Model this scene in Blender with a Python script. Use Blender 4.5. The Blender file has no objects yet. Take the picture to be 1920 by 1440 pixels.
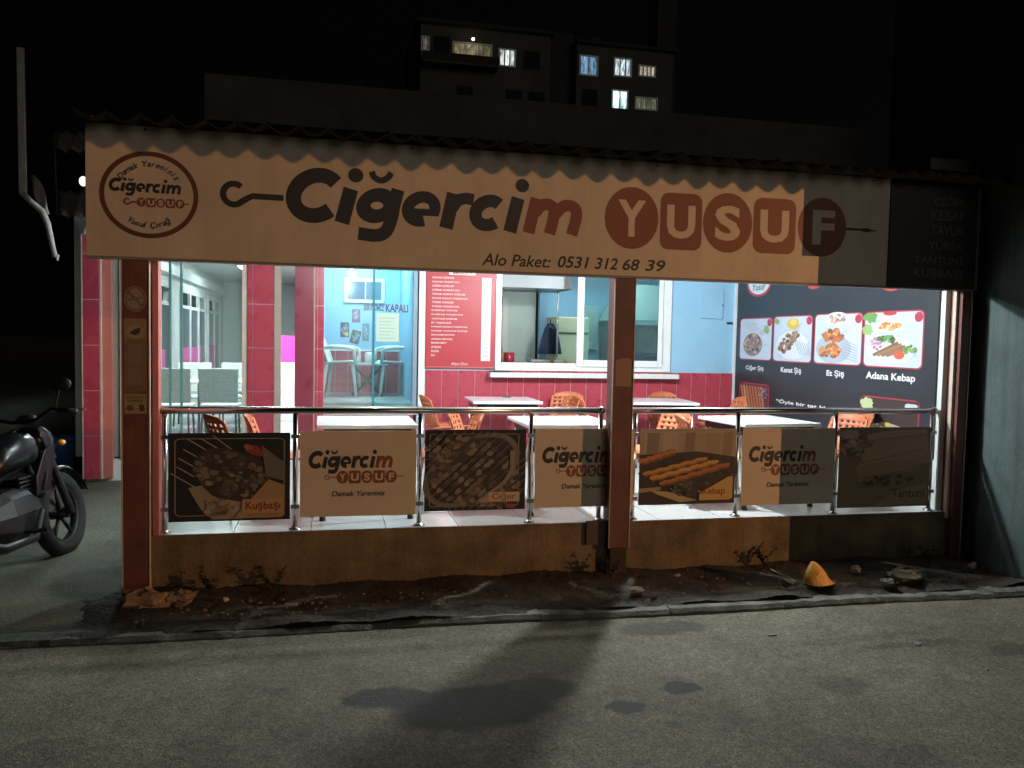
import bpy, bmesh, math, random
from mathutils import Vector, Matrix
R = math.radians
PI = math.pi
random.seed(7)
scene = bpy.context.scene
COL = scene.collection

# ------------------------------------------------------------------ camera
cam_d = bpy.data.cameras.new('camera')
cam = bpy.data.objects.new('camera', cam_d)
COL.objects.link(cam)
cam_d.sensor_width = 36.0
cam_d.lens = 1559.2 / 1920 * 36.0
cam_d.clip_end = 600
YAW, PITCH, ROLL = 0.22310, -0.05411, 0.02009
fw = Vector((math.sin(YAW) * math.cos(PITCH), math.cos(YAW) * math.cos(PITCH), math.sin(PITCH)))
rt = Vector((math.cos(YAW), -math.sin(YAW), 0))
up = rt.cross(fw)
r2 = math.cos(ROLL) * rt + math.sin(ROLL) * up
u2 = -math.sin(ROLL) * rt + math.cos(ROLL) * up
m = Matrix((r2, u2, -fw)).transposed().to_4x4()
m.translation = Vector((0, -6.2855, 1.4424))
cam.matrix_world = m
scene.camera = cam

# ------------------------------------------------------------------ night sky
world = bpy.data.worlds.new('World')
scene.world = world
world.use_nodes = True
wn = world.node_tree
bg = wn.nodes['Background']
sky = wn.nodes.new('ShaderNodeTexSky')
sky.sky_type = 'NISHITA'
sky.sun_disc = False
sky.sun_elevation = R(-4.0)
sky.sun_rotation = R(120)
wn.links.new(sky.outputs[0], bg.inputs[0])
bg.inputs[1].default_value = 0.05

scene.view_settings.view_transform = 'Standard'
scene.view_settings.look = 'None'
scene.view_settings.gamma = 1.0
scene.view_settings.exposure = 0.0
scene.view_settings.use_curve_mapping = False
scene.cycles.max_bounces = 7
scene.cycles.transparent_max_bounces = 16
scene.cycles.sample_clamp_indirect = 4.0
scene.cycles.use_denoising = True
scene.cycles.caustics_reflective = False
scene.cycles.caustics_refractive = False

E_TERRACE = 4200.0    # emission of the bare terrace bulb
E_ROOM = 62.0          # emission of the ceiling panels in the rooms
P_KIOSK = 4700.0      # watts of the sodium bulb in the unseen booth added across the road
LAMP = Vector((17.0, -10.5, 2.8))

# faint fill added from behind the camera, standing in for city glow
sun_d = bpy.data.lights.new('night_fill', 'SUN')
sun_d.energy = 0.16
sun_d.color = (1.0, 0.88, 0.74)
sun_d.angle = R(25)
sun = bpy.data.objects.new('night_fill', sun_d)
COL.objects.link(sun)
sun.rotation_euler = (R(83), 0, R(14))

# ------------------------------------------------------------------ materials
MATS = {}


def mat(name, col, rough=0.6, metal=0.0, var=0.0, vscale=6.0, bump=0.0, bscale=60.0, emit=None, estr=0.0, spec=0.5, col2=None, coat=0.0, streak=0.0):
    if name in MATS:
        return MATS[name]
    mt = bpy.data.materials.new(name)
    mt.use_nodes = True
    nt = mt.node_tree
    b = nt.nodes['Principled BSDF']
    b.inputs['Base Color'].default_value = (*col, 1)
    b.inputs['Roughness'].default_value = rough
    b.inputs['Metallic'].default_value = metal
    b.inputs['Specular IOR Level'].default_value = spec
    b.inputs['Coat Weight'].default_value = coat
    if emit:
        b.inputs['Emission Color'].default_value = (*emit, 1)
        b.inputs['Emission Strength'].default_value = estr
    if var or bump:
        tc = nt.nodes.new('ShaderNodeTexCoord')
    if var:
        n = nt.nodes.new('ShaderNodeTexNoise')
        n.inputs['Scale'].default_value = vscale
        n.inputs['Detail'].default_value = 8
        n.inputs['Roughness'].default_value = 0.65
        nt.links.new(tc.outputs['Object'], n.inputs['Vector'])
        cr = nt.nodes.new('ShaderNodeValToRGB')
        c2 = col2 if col2 else tuple(c * (1 - var) for c in col)
        c1 = tuple(min(1, c * (1 + var * 0.5)) for c in col)
        cr.color_ramp.elements[0].position = 0.32
        cr.color_ramp.elements[1].position = 0.68
        cr.color_ramp.elements[0].color = (*c2, 1)
        cr.color_ramp.elements[1].color = (*c1, 1)
        nt.links.new(n.outputs['Fac'], cr.inputs['Fac'])
        outc = cr.outputs['Color']
        if streak:
            mp = nt.nodes.new('ShaderNodeMapping')
            mp.inputs['Scale'].default_value = (9, 9, 0.7)
            nt.links.new(tc.outputs['Object'], mp.inputs['Vector'])
            ns = nt.nodes.new('ShaderNodeTexNoise')
            ns.inputs['Scale'].default_value = 1.0
            ns.inputs['Detail'].default_value = 7
            ns.inputs['Roughness'].default_value = 0.7
            nt.links.new(mp.outputs[0], ns.inputs['Vector'])
            r3 = nt.nodes.new('ShaderNodeValToRGB')
            r3.color_ramp.elements[0].position = 0.35
            r3.color_ramp.elements[1].position = 0.6
            k_ = 1 - streak
            r3.color_ramp.elements[0].color = (k_, k_ * .97, k_ * .93, 1)
            r3.color_ramp.elements[1].color = (1, 1, 1, 1)
            nt.links.new(ns.outputs['Fac'], r3.inputs['Fac'])
            mm = nt.nodes.new('ShaderNodeMix')
            mm.data_type = 'RGBA'
            mm.blend_type = 'MULTIPLY'
            mm.inputs['Factor'].default_value = 1.0
            ca = [i for i in mm.inputs if i.type == 'RGBA']
            nt.links.new(outc, ca[0])
            nt.links.new(r3.outputs['Color'], ca[1])
            outc = [o for o in mm.outputs if o.type == 'RGBA'][0]
        nt.links.new(outc, b.inputs['Base Color'])
        mr = nt.nodes.new('ShaderNodeMapRange')
        mr.inputs['To Min'].default_value = max(0.02, rough - 0.12)
        mr.inputs['To Max'].default_value = min(1, rough + 0.12)
        nt.links.new(n.outputs['Fac'], mr.inputs['Value'])
        nt.links.new(mr.outputs['Result'], b.inputs['Roughness'])
    if bump:
        n2 = nt.nodes.new('ShaderNodeTexNoise')
        n2.inputs['Scale'].default_value = bscale
        n2.inputs['Detail'].default_value = 6
        nt.links.new(tc.outputs['Object'], n2.inputs['Vector'])
        bp = nt.nodes.new('ShaderNodeBump')
        bp.inputs['Strength'].default_value = bump
        bp.inputs['Distance'].default_value = 0.02
        nt.links.new(n2.outputs['Fac'], bp.inputs['Height'])
        nt.links.new(bp.outputs['Normal'], b.inputs['Normal'])
    MATS[name] = mt
    return mt


def glass(name, tint, refl=0.08, opacity=0.0, ocol=(0.5, 0.7, 0.7)):
    if name in MATS:
        return MATS[name]
    mt = bpy.data.materials.new(name)
    mt.use_nodes = True
    nt = mt.node_tree
    nt.nodes.remove(nt.nodes['Principled BSDF'])
    out = nt.nodes['Material Output']
    tr = nt.nodes.new('ShaderNodeBsdfTransparent')
    tr.inputs[0].default_value = (*tint, 1)
    gl = nt.nodes.new('ShaderNodeBsdfGlossy')
    gl.inputs['Roughness'].default_value = 0.02
    fr = nt.nodes.new('ShaderNodeFresnel')
    fr.inputs['IOR'].default_value = 1.5
    mx = nt.nodes.new('ShaderNodeMixShader')
    nt.links.new(fr.outputs[0], mx.inputs[0])
    nt.links.new(tr.outputs[0], mx.inputs[1])
    nt.links.new(gl.outputs[0], mx.inputs[2])
    last = mx
    if opacity:
        df = nt.nodes.new('ShaderNodeBsdfDiffuse')
        df.inputs[0].default_value = (*ocol, 1)
        m2 = nt.nodes.new('ShaderNodeMixShader')
        m2.inputs[0].default_value = opacity
        nt.links.new(mx.outputs[0], m2.inputs[1])
        nt.links.new(df.outputs[0], m2.inputs[2])
        last = m2
    nt.links.new(last.outputs[0], out.inputs[0])
    MATS[name] = mt
    return mt


def print_mat(name='printed_vinyl', rough=0.45):
    if name in MATS:
        return MATS[name]
    mt = bpy.data.materials.new(name)
    mt.use_nodes = True
    nt = mt.node_tree
    b = nt.nodes['Principled BSDF']
    at = nt.nodes.new('ShaderNodeVertexColor')
    at.layer_name = 'ink'
    nt.links.new(at.outputs['Color'], b.inputs['Base Color'])
    b.inputs['Roughness'].default_value = rough
    MATS[name] = mt
    return mt


# ------------------------------------------------------------------ mesh builder
class MB:
    def __init__(s):
        s.v = []
        s.f = []
        s.c = []

    def add(s, vs, fs, col=None):
        o = len(s.v)
        s.v += [tuple(p) for p in vs]
        s.f += [tuple(i + o for i in f) for f in fs]
        s.c += [col] * len(fs)
        return s

    def box(s, x0, x1, y0, y1, z0, z1):
        return s.add([(x0, y0, z0), (x1, y0, z0), (x1, y1, z0), (x0, y1, z0), (x0, y0, z1), (x1, y0, z1), (x1, y1, z1), (x0, y1, z1)],
                     [(0, 3, 2, 1), (4, 5, 6, 7), (0, 1, 5, 4), (1, 2, 6, 5), (2, 3, 7, 6), (3, 0, 4, 7)])

    def quad(s, a, b, c, d):
        return s.add([a, b, c, d], [(0, 1, 2, 3)])

    def tube(s, pts, r, n=10, r1=None, caps=True):
        pts = [Vector(p) for p in pts]
        k = len(pts)
        rs = r if isinstance(r, (list, tuple)) else [r + ((r1 if r1 is not None else r) - r) * i / max(1, k - 1) for i in range(k)]
        vs = []
        ref = None
        for i, p in enumerate(pts):
            t = (pts[min(i + 1, k - 1)] - pts[max(i - 1, 0)]).normalized()
            if ref is None:
                ref = Vector((0, 0, 1)) if abs(t.z) < 0.9 else Vector((1, 0, 0))
            a = ref - t * ref.dot(t)
            if a.length < 1e-4:
                a = t.orthogonal()
            a.normalize()
            ref = a
            b = t.cross(a)
            for j in range(n):
                an = 2 * PI * j / n
                vs.append(p + (a * math.cos(an) + b * math.sin(an)) * rs[i])
        fs = []
        for i in range(k - 1):
            for j in range(n):
                fs.append((i * n + j, i * n + (j + 1) % n, (i + 1) * n + (j + 1) % n, (i + 1) * n + j))
        if caps:
            fs.append(tuple(range(n - 1, -1, -1)))
            fs.append(tuple((k - 1) * n + j for j in range(n)))
        return s.add(vs, fs)

    def lathe(s, prof, c=(0, 0, 0), n=20):
        c = Vector(c)
        vs = []
        for (r, z) in prof:
            for j in range(n):
                an = 2 * PI * j / n
                vs.append(c + Vector((r * math.cos(an), r * math.sin(an), z)))
        fs = []
        for i in range(len(prof) - 1):
            for j in range(n):
                fs.append((i * n + j, i * n + (j + 1) % n, (i + 1) * n + (j + 1) % n, (i + 1) * n + j))
        fs.append(tuple(range(n - 1, -1, -1)))
        fs.append(tuple((len(prof) - 1) * n + j for j in range(n)))
        return s.add(vs, fs)

    def torus(s, c, R0, r, axis='y', n=32, k=10, sq=1.0):
        vs = []
        for i in range(n):
            a = 2 * PI * i / n
            for j in range(k):
                b = 2 * PI * j / k
                rr = R0 + r * math.cos(b)
                h = r * sq * math.sin(b)
                p = (rr * math.cos(a), h, rr * math.sin(a)) if axis == 'y' else ((rr * math.cos(a), rr * math.sin(a), h) if axis == 'z' else (h, rr * math.cos(a), rr * math.sin(a)))
                vs.append((c[0] + p[0], c[1] + p[1], c[2] + p[2]))
        fs = [(i * k + j, ((i + 1) % n) * k + j, ((i + 1) % n) * k + (j + 1) % k, i * k + (j + 1) % k) for i in range(n) for j in range(k)]
        return s.add(vs, fs)

    def prism(s, poly, y0, y1, axis='y'):
        n = len(poly)
        f = {'y': lambda p, d: (p[0], d, p[1]), 'z': lambda p, d: (p[0], p[1], d), 'x': lambda p, d: (d, p[0], p[1])}[axis]
        vs = [f(p, y0) for p in poly] + [f(p, y1) for p in poly]
        fs = [tuple(range(n)), tuple(range(2 * n - 1, n - 1, -1))] + [(i, i + n, (i + 1) % n + n, (i + 1) % n) for i in range(n)]
        return s.add(vs, fs)

    def blob(s, c, sx, sy, sz, n=8, k=5, jit=0.15, rnd=random):
        vs = []
        for i in range(k + 1):
            th = PI * i / k
            for j in range(n):
                ph = 2 * PI * j / n
                q = 1 + rnd.uniform(-jit, jit)
                vs.append((c[0] + sx * q * math.sin(th) * math.cos(ph), c[1] + sy * q * math.sin(th) * math.sin(ph), c[2] + sz * q * math.cos(th)))
        fs = [(i * n + j, (i + 1) * n + j, (i + 1) * n + (j + 1) % n, i * n + (j + 1) % n) for i in range(k) for j in range(n)]
        return s.add(vs, fs)

    def build(s, name, material, parent=None, smooth=False, bevel=0.0, recalc=True, solid=0.0, sub=0):
        me = bpy.data.meshes.new(name)
        off = Vector((0, 0, 0))
        if parent is not None:
            off = WORLD_LOC.get(parent.name, Vector((0, 0, 0)))
        me.from_pydata([(p[0] - off.x, p[1] - off.y, p[2] - off.z) for p in s.v], [], s.f)
        if any(c is not None for c in s.c):
            ca = me.color_attributes.new('ink', 'FLOAT_COLOR', 'CORNER')
            for p in me.polygons:
                c = s.c[p.index] or (1, 1, 1)
                for li in p.loop_indices:
                    ca.data[li].color = (*c, 1)
        if recalc:
            bm = bmesh.new()
            bm.from_mesh(me)
            bmesh.ops.recalc_face_normals(bm, faces=bm.faces)
            bm.to_mesh(me)
            bm.free()
        if smooth:
            for p in me.polygons:
                p.use_smooth = True
        me.materials.append(material)
        o = bpy.data.objects.new(name, me)
        COL.objects.link(o)
        if parent is not None:
            o.parent = parent
            WORLD_LOC[o.name] = off
        if solid:
            md = o.modifiers.new('thickness', 'SOLIDIFY')
            md.thickness = solid
            md.offset = 0
        if bevel:
            md = o.modifiers.new('bevel', 'BEVEL')
            md.width = bevel
            md.segments = 2
            md.limit_method = 'ANGLE'
            md.angle_limit = R(40)
        if sub:
            md = o.modifiers.new('sub', 'SUBSURF')
            md.levels = sub
            md.render_levels = sub
        return o


WORLD_LOC = {}


def thing(name, label, cat, loc=(0, 0, 0), group=None, rotz=0.0):
    o = bpy.data.objects.new(name, None)
    COL.objects.link(o)
    o.empty_display_size = 0.1
    o.location = loc
    o.rotation_euler = (0, 0, rotz)
    o['label'] = label
    o['category'] = cat
    if group:
        o['group'] = group
    WORLD_LOC[o.name] = Vector(loc)
    return o


def tag(o, label, cat, group=None):
    o['label'] = label
    o['category'] = cat
    if group:
        o['group'] = group
    return o


def struct(o, kind='structure'):
    o['kind'] = kind
    return o


def copy_tree(o, parent=None):
    c = o.copy()
    COL.objects.link(c)
    c.parent = parent
    for ch in list(o.children):
        copy_tree(ch, c)
    return c


def B(x0, x1, y0, y1, z0, z1):
    return MB().box(x0, x1, y0, y1, z0, z1)


def piece(name, src, parent, loc):
    """another piece that shares the mesh of src"""
    o = bpy.data.objects.new(name, src.data)
    COL.objects.link(o)
    o.parent = parent
    o.location = loc
    return o


# ------------------------------------------------------------------ lettering
_txt = {}


def text2d(s, bold=0.02, shear=0.0, space=1.0, res=3):
    key = (s, bold, shear, space)
    if key in _txt:
        return _txt[key]
    cu = bpy.data.curves.new('t', 'FONT')
    cu.body = s
    cu.size = 1.0
    cu.offset = bold
    cu.shear = shear
    cu.space_character = space
    cu.resolution_u = res
    cu.fill_mode = 'FRONT'
    ob = bpy.data.objects.new('t', cu)
    COL.objects.link(ob)
    dg = bpy.context.evaluated_depsgraph_get()
    me = bpy.data.meshes.new_from_object(ob.evaluated_get(dg))
    vs = [(v.co.x, v.co.y) for v in me.vertices]
    fs = [tuple(p.vertices) for p in me.polygons]
    bpy.data.objects.remove(ob)
    bpy.data.curves.remove(cu)
    bpy.data.meshes.remove(me)
    _txt[key] = (vs, fs)
    return vs, fs


def fit_text(s, u0, u1, v0, v1, **k):
    """2D text stretched to a box"""
    vs, fs = text2d(s, **k)
    if not vs:
        return [], []
    a0 = min(p[0] for p in vs)
    a1 = max(p[0] for p in vs)
    b0 = min(p[1] for p in vs)
    b1 = max(p[1] for p in vs)
    return [(u0 + (p[0] - a0) / (a1 - a0) * (u1 - u0), v0 + (p[1] - b0) / (b1 - b0) * (v1 - v0)) for p in vs], fs


class Art:
    """flat printed shapes stacked on a plane; P(u, v, d) maps to the world"""

    def __init__(s, P, step=0.00006, base=0.0006):
        s.P = P
        s.m = MB()
        s.d = base
        s.step = step

    def poly(s, pts, col):
        s.d += s.step
        s.m.add([s.P(p[0], p[1], s.d) for p in pts], [tuple(range(len(pts)))], col)

    def tris(s, vs, fs, col):
        s.d += s.step
        s.m.add([s.P(p[0], p[1], s.d) for p in vs], fs, col)

    def text(s, t, u0, u1, v0, v1, col, **k):
        vs, fs = fit_text(t, u0, u1, v0, v1, **k)
        s.tris(vs, fs, col)

    def ell(s, cu, cv, ru, rv, col, rot=0.0, n=28, jit=0.0):
        pts = []
        for i in range(n):
            a = 2 * PI * i / n
            q = 1 + random.uniform(-jit, jit)
            x, y = ru * q * math.cos(a), rv * q * math.sin(a)
            pts.append((cu + x * math.cos(rot) - y * math.sin(rot), cv + x * math.sin(rot) + y * math.cos(rot)))
        s.poly(pts, col)

    def ring(s, cu, cv, ru, rv, w, col, n=64):
        vs, fs = [], []
        for i in range(n):
            a = 2 * PI * i / n
            vs += [(cu + ru * math.cos(a), cv + rv * math.sin(a)), (cu + (ru - w) * math.cos(a), cv + (rv - w) * math.sin(a))]
        for i in range(n):
            j = (i + 1) % n
            fs.append((2 * i, 2 * j, 2 * j + 1, 2 * i + 1))
        s.tris(vs, fs, col)

    def rrect(s, u0, u1, v0, v1, r, col, skew=0.0):
        s.poly(rr(u0, u1, v0, v1, r), col)

    def frame(s, u0, u1, v0, v1, r, w, col):
        a = rr(u0, u1, v0, v1, r)
        b = rr(u0 + w, u1 - w, v0 + w, v1 - w, max(0.001, r - w))
        n = len(a)
        s.tris(a + b, [(i, (i + 1) % n, n + (i + 1) % n, n + i) for i in range(n)], col)

    def line(s, pts, w, col, w1=None):
        vs, fs = [], []
        k = len(pts)
        for i in range(k):
            a = Vector(pts[max(0, i - 1)])
            b = Vector(pts[min(k - 1, i + 1)])
            t = (b - a).normalized()
            nrm = Vector((-t.y, t.x))
            ww = w + ((w1 if w1 is not None else w) - w) * i / max(1, k - 1)
            p = Vector(pts[i])
            vs += [tuple(p + nrm * ww / 2), tuple(p - nrm * ww / 2)]
        for i in range(k - 1):
            fs.append((2 * i, 2 * i + 2, 2 * i + 3, 2 * i + 1))
        s.tris(vs, fs, col)

    def build(s, name, parent, rough=0.45):
        return s.m.build(name, print_mat('printed_vinyl_%d' % int(rough * 100), rough), parent, recalc=False)


def rr(u0, u1, v0, v1, r, n=6):
    pts = []
    for (cu, cv, a0) in ((u1 - r, v0 + r, -PI / 2), (u1 - r, v1 - r, 0), (u0 + r, v1 - r, PI / 2), (u0 + r, v0 + r, PI)):
        for i in range(n + 1):
            a = a0 + PI / 2 * i / n
            pts.append((cu + r * math.cos(a), cv + r * math.sin(a)))
    return pts


# ------------------------------------------------------------------ material palette
M_red_tile = mat('red_glazed_tile', (0.40, 0.05, 0.078), 0.28, var=0.12, vscale=2.5)
M_grout = mat('pale_grout', (0.62, 0.5, 0.48), 0.8, var=0.2)
M_blue = mat('pale_blue_paint', (0.31, 0.56, 0.76), 0.55, var=0.06, vscale=3, bump=0.03)
M_white = mat('white_pvc', (0.8, 0.82, 0.82), 0.35, var=0.06, vscale=5)
M_white_wall = mat('white_wall', (0.72, 0.76, 0.74), 0.7, var=0.06)
M_cream = mat('cream_trim', (0.62, 0.52, 0.42), 0.5, var=0.15)
M_col = mat('maroon_painted_metal', (0.20, 0.07, 0.055), 0.42, var=0.3, vscale=5, streak=0.25)
M_sign = mat('cream_sign_sheet', (0.70, 0.60, 0.50), 0.5, var=0.16, vscale=1.6, bump=0.12, bscale=5, streak=0.06)
M_dark = mat('dark_brown_sheet', (0.035, 0.028, 0.026), 0.45, var=0.1)
M_steel = mat('stainless_steel', (0.62, 0.6, 0.57), 0.22, 1.0, var=0.1, vscale=14)
M_chrome = mat('chrome_tube', (0.7, 0.7, 0.7), 0.15, 1.0)
M_black = mat('black_plastic', (0.012, 0.012, 0.013), 0.4)
M_blackmetal = mat('black_metal', (0.02, 0.02, 0.022), 0.35, 0.6)
M_orange = mat('orange_plastic', (0.52, 0.155, 0.065), 0.5, var=0.12)
M_whiteplastic = mat('white_plastic', (0.78, 0.76, 0.68), 0.4)
M_laminate = mat('white_laminate', (0.82, 0.85, 0.87), 0.2, var=0.04)
M_rattan = mat('grey_weave', (0.46, 0.47, 0.42), 0.7, var=0.3, vscale=40, bump=0.5, bscale=140)
M_plaster = mat('cement_render', (0.22, 0.16, 0.105), 0.9, var=0.5, vscale=3.2, bump=0.35, bscale=45, streak=0.2)
M_conc = mat('concrete', (0.125, 0.13, 0.095), 0.92, var=0.4, vscale=2.2, bump=0.4, bscale=35)
M_kerb = mat('kerb_concrete', (0.20, 0.18, 0.145), 0.95, var=0.65, vscale=6, bump=0.5, bscale=50)
M_floor = mat('pale_floor_tile', (0.62, 0.64, 0.62), 0.22, var=0.08, vscale=2)
M_roof = mat('old_roof_clay', (0.075, 0.05, 0.036), 0.9, var=0.5, vscale=9, bump=0.4, bscale=50)
M_ceil = mat('white_ceiling', (0.75, 0.74, 0.7), 0.7)
M_glass = glass('hazed_glass', (0.90, 0.97, 0.95), opacity=0.09, ocol=(.75, .88, .86))  # pale diffuse veil mixed into the glass imitates washed-out haze
M_tint = glass('green_tinted_glass', (0.74, 0.93, 0.93), opacity=0.05)
M_acrylic = glass('clear_acrylic', (0.95, 0.95, 0.94))
M_tube = mat('led_tube', (1, 1, 1), 0.5, emit=(0.86, 0.96, 1.0), estr=E_TERRACE)
M_panel_lit = mat('led_ceiling_panel', (1, 1, 1), 0.5, emit=(0.86, 0.97, 1.0), estr=E_ROOM)

CREAM = (0.70, 0.60, 0.50)
INK = (0.03, 0.022, 0.02)
BROWN = (0.25, 0.07, 0.032)


# ------------------------------------------------------------------ ground
def road_material():
    mt = bpy.data.materials.new('asphalt')
    mt.use_nodes = True
    nt = mt.node_tree
    N, L = nt.nodes, nt.links
    b = N['Principled BSDF']
    tc = N.new('ShaderNodeTexCoord')
    pos = tc.outputs['Object']

    def noise(scale, detail=6, rough=0.6):
        n = N.new('ShaderNodeTexNoise')
        n.inputs['Scale'].default_value = scale
        n.inputs['Detail'].default_value = detail
        n.inputs['Roughness'].default_value = rough
        L.new(pos, n.inputs['Vector'])
        return n.outputs['Fac']

    def ramp(fac, p0, p1, c0, c1):
        r = N.new('ShaderNodeValToRGB')
        r.color_ramp.elements[0].position = p0
        r.color_ramp.elements[1].position = p1
        r.color_ramp.elements[0].color = c0
        r.color_ramp.elements[1].color = c1
        L.new(fac, r.inputs['Fac'])
        return r.outputs['Color']

    def mix(kind, fac, a, bb):
        x = N.new('ShaderNodeMix')
        x.data_type = 'RGBA'
        x.blend_type = kind
        if isinstance(fac, float):
            x.inputs['Factor'].default_value = fac
        else:
            L.new(fac, x.inputs['Factor'])
        for k, q in (('A', a), ('B', bb)):
            sock = [i for i in x.inputs if i.name == k and i.type == 'RGBA'][0]
            if isinstance(q, tuple):
                sock.default_value = q
            else:
                L.new(q, sock)
        return [o for o in x.outputs if o.type == 'RGBA'][0]

    big = noise(0.75, 9, 0.7)
    c = ramp(big, 0.25, 0.75, (0.095, 0.081, 0.055, 1), (0.265, 0.228, 0.165, 1))
    med = noise(5.5, 6, 0.7)
    c = mix('MULTIPLY', 0.55, c, ramp(med, 0.3, 0.62, (0.55, 0.55, 0.53, 1), (1.1, 1.1, 1.1, 1)))
    vo = N.new('ShaderNodeTexVoronoi')
    vo.inputs['Scale'].default_value = 130
    L.new(pos, vo.inputs['Vector'])
    c = mix('MULTIPLY', 0.8, c, ramp(vo.outputs['Color'], 0.1, 0.95, (0.3, 0.29, 0.27, 1), (1.65, 1.65, 1.6, 1)))
    vo2 = N.new('ShaderNodeTexVoronoi')
    vo2.inputs['Scale'].default_value = 38
    L.new(pos, vo2.inputs['Vector'])
    c = mix('MULTIPLY', 0.5, c, ramp(vo2.outputs['Color'], 0.05, 0.9, (0.5, 0.5, 0.5, 1), (1.3, 1.3, 1.28, 1)))
    # oil and water stains, each with a place and shape of its own
    st = [(0.36, -1.87, 0.24, 0.13, -0.1, .97), (0.80, -2.06, 0.46, 0.27, 0.12, .97), (1.15, -1.92, 0.26, 0.17, 0.2, .85), (1.975, -2.03, 0.12, 0.09, 0, .95),
          (1.57, -2.21, 0.115, 0.07, 0, .95), (2.25, -1.10, 0.33, 0.13, 0, .65), (3.75, -1.66, 0.42, 0.06, 0, .5), (3.5, -1.5, 0.5, 0.05, 0.1, .35),
          (-0.24, -1.69, 0.09, 0.05, 0, .35), (2.9, -2.16, 0.16, 0.14, 0, .3), (1.3, -1.72, 0.12, 0.03, 0, .4), (4.5, -1.85, .4, .09, .1, .4), (1.62, -1.58, .06, .03, 0, .4),
          (1.75, -2.45, .05, .03, 0, .4), (-1.5, -2.3, .5, .2, .3, .25), (2.6, -2.9, .4, .18, -.2, .25)]
    wob = N.new('ShaderNodeTexNoise')
    wob.inputs['Scale'].default_value = 7
    wob.inputs['Detail'].default_value = 5
    L.new(pos, wob.inputs['Vector'])
    sc = N.new('ShaderNodeVectorMath')
    sc.operation = 'MULTIPLY_ADD'
    L.new(wob.outputs['Color'], sc.inputs[0])
    sc.inputs[1].default_value = (0.16, 0.16, 0)
    sc.inputs[2].default_value = (-0.08, -0.08, 0)
    ad = N.new('ShaderNodeVectorMath')
    L.new(pos, ad.inputs[0])
    L.new(sc.outputs[0], ad.inputs[1])
    acc = None
    for (x, y, rx, ry, rot, amt) in st:
        mp = N.new('ShaderNodeMapping')
        mp.vector_type = 'TEXTURE'
        mp.inputs['Location'].default_value = (x, y, 0)
        mp.inputs['Rotation'].default_value = (0, 0, rot)
        mp.inputs['Scale'].default_value = (rx, ry, 1000)
        L.new(ad.outputs[0], mp.inputs['Vector'])
        ln = N.new('ShaderNodeVectorMath')
        ln.operation = 'LENGTH'
        L.new(mp.outputs[0], ln.inputs[0])
        mr = N.new('ShaderNodeMapRange')
        mr.interpolation_type = 'SMOOTHSTEP'
        mr.inputs['From Min'].default_value = 0.8
        mr.inputs['From Max'].default_value = 1.12
        mr.inputs['To Min'].default_value = amt
        mr.inputs['To Max'].default_value = 0.0
        L.new(ln.outputs['Value'], mr.inputs['Value'])
        if acc is None:
            acc = mr.outputs[0]
        else:
            mx = N.new('ShaderNodeMath')
            mx.operation = 'MAXIMUM'
            L.new(acc, mx.inputs[0])
            L.new(mr.outputs[0], mx.inputs[1])
            acc = mx.outputs[0]
    c = mix('MULTIPLY', acc, c, (0.12, 0.115, 0.12, 1))
    L.new(c, b.inputs['Base Color'])
    mr = N.new('ShaderNodeMapRange')
    mr.inputs['To Min'].default_value = 0.88
    mr.inputs['To Max'].default_value = 0.8
    L.new(acc, mr.inputs['Value'])
    L.new(mr.outputs[0], b.inputs['Roughness'])
    bp = N.new('ShaderNodeBump')
    bp.inputs['Strength'].default_value = 0.35
    bp.inputs['Distance'].default_value = 0.006
    L.new(vo.outputs['Distance'], bp.inputs['Height'])
    bp2 = N.new('ShaderNodeBump')
    bp2.inputs['Strength'].default_value = 0.5
    bp2.inputs['Distance'].default_value = 0.03
    L.new(med, bp2.inputs['Height'])
    L.new(bp2.outputs[0], bp.inputs['Normal'])
    L.new(bp.outputs[0], b.inputs['Normal'])
    return mt


def sheet(x0, x1, y0, y1, nx, ny, zf):
    mb = MB()
    vs = [(x0 + (x1 - x0) * i / nx, y0 + (y1 - y0) * j / ny, 0) for j in range(ny + 1) for i in range(nx + 1)]
    vs = [(x, y, zf(x, y)) for (x, y, _) in vs]
    fs = [(j * (nx + 1) + i, j * (nx + 1) + i + 1, (j + 1) * (nx + 1) + i + 1, (j + 1) * (nx + 1) + i) for j in range(ny) for i in range(nx)]
    return mb.add(vs, fs)


def hash2(x, y):
    v = math.sin(x * 12.9898 + y * 78.233) * 43758.5453
    return v - math.floor(v)


road = MB().quad((-250, -120, -0.5), (250, -120, -0.5), (250, 250, -0.5), (-250, 250, -0.5)).build('road', road_material(), recalc=False)
struct(road)


def yard_z(x, y):
    t = max(0, min(1, (y + 0.75) / 5.0))
    return -0.44 + 0.2 * t + 0.012 * math.sin(x * 3 + y * 2) - (0.12 if y < -0.72 else 0)


yard = sheet(-30, -1.32, -0.74, 40, 60, 80, yard_z).build('yard', M_conc, smooth=True, recalc=False)
struct(yard)

M_soil = mat('trodden_soil', (0.06, 0.048, 0.034), 0.95, var=0.6, vscale=4, bump=0.8, bscale=30)
soil = sheet(-2.0, 5.62, -0.785, -0.02, 200, 22, lambda x, y: -0.43 - 0.11 * max(0, -1.2 - x + .12 * math.sin(y * 9)) + 0.02 * math.sin(x * 2.3 + 1.0) * math.sin(y * 5) + 0.012 * math.sin(x * 9 + y * 13) + 0.014 * hash2(x, y) - 0.03 * max(0, min(1, (-.70 - y + .03 * math.sin(x * 5.3)) / .08)) + 0.045 * max(0, min(1, (y + .35) / .3)))
soil = soil.build('soil_strip', M_soil, smooth=True, recalc=False)
struct(soil)
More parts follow.
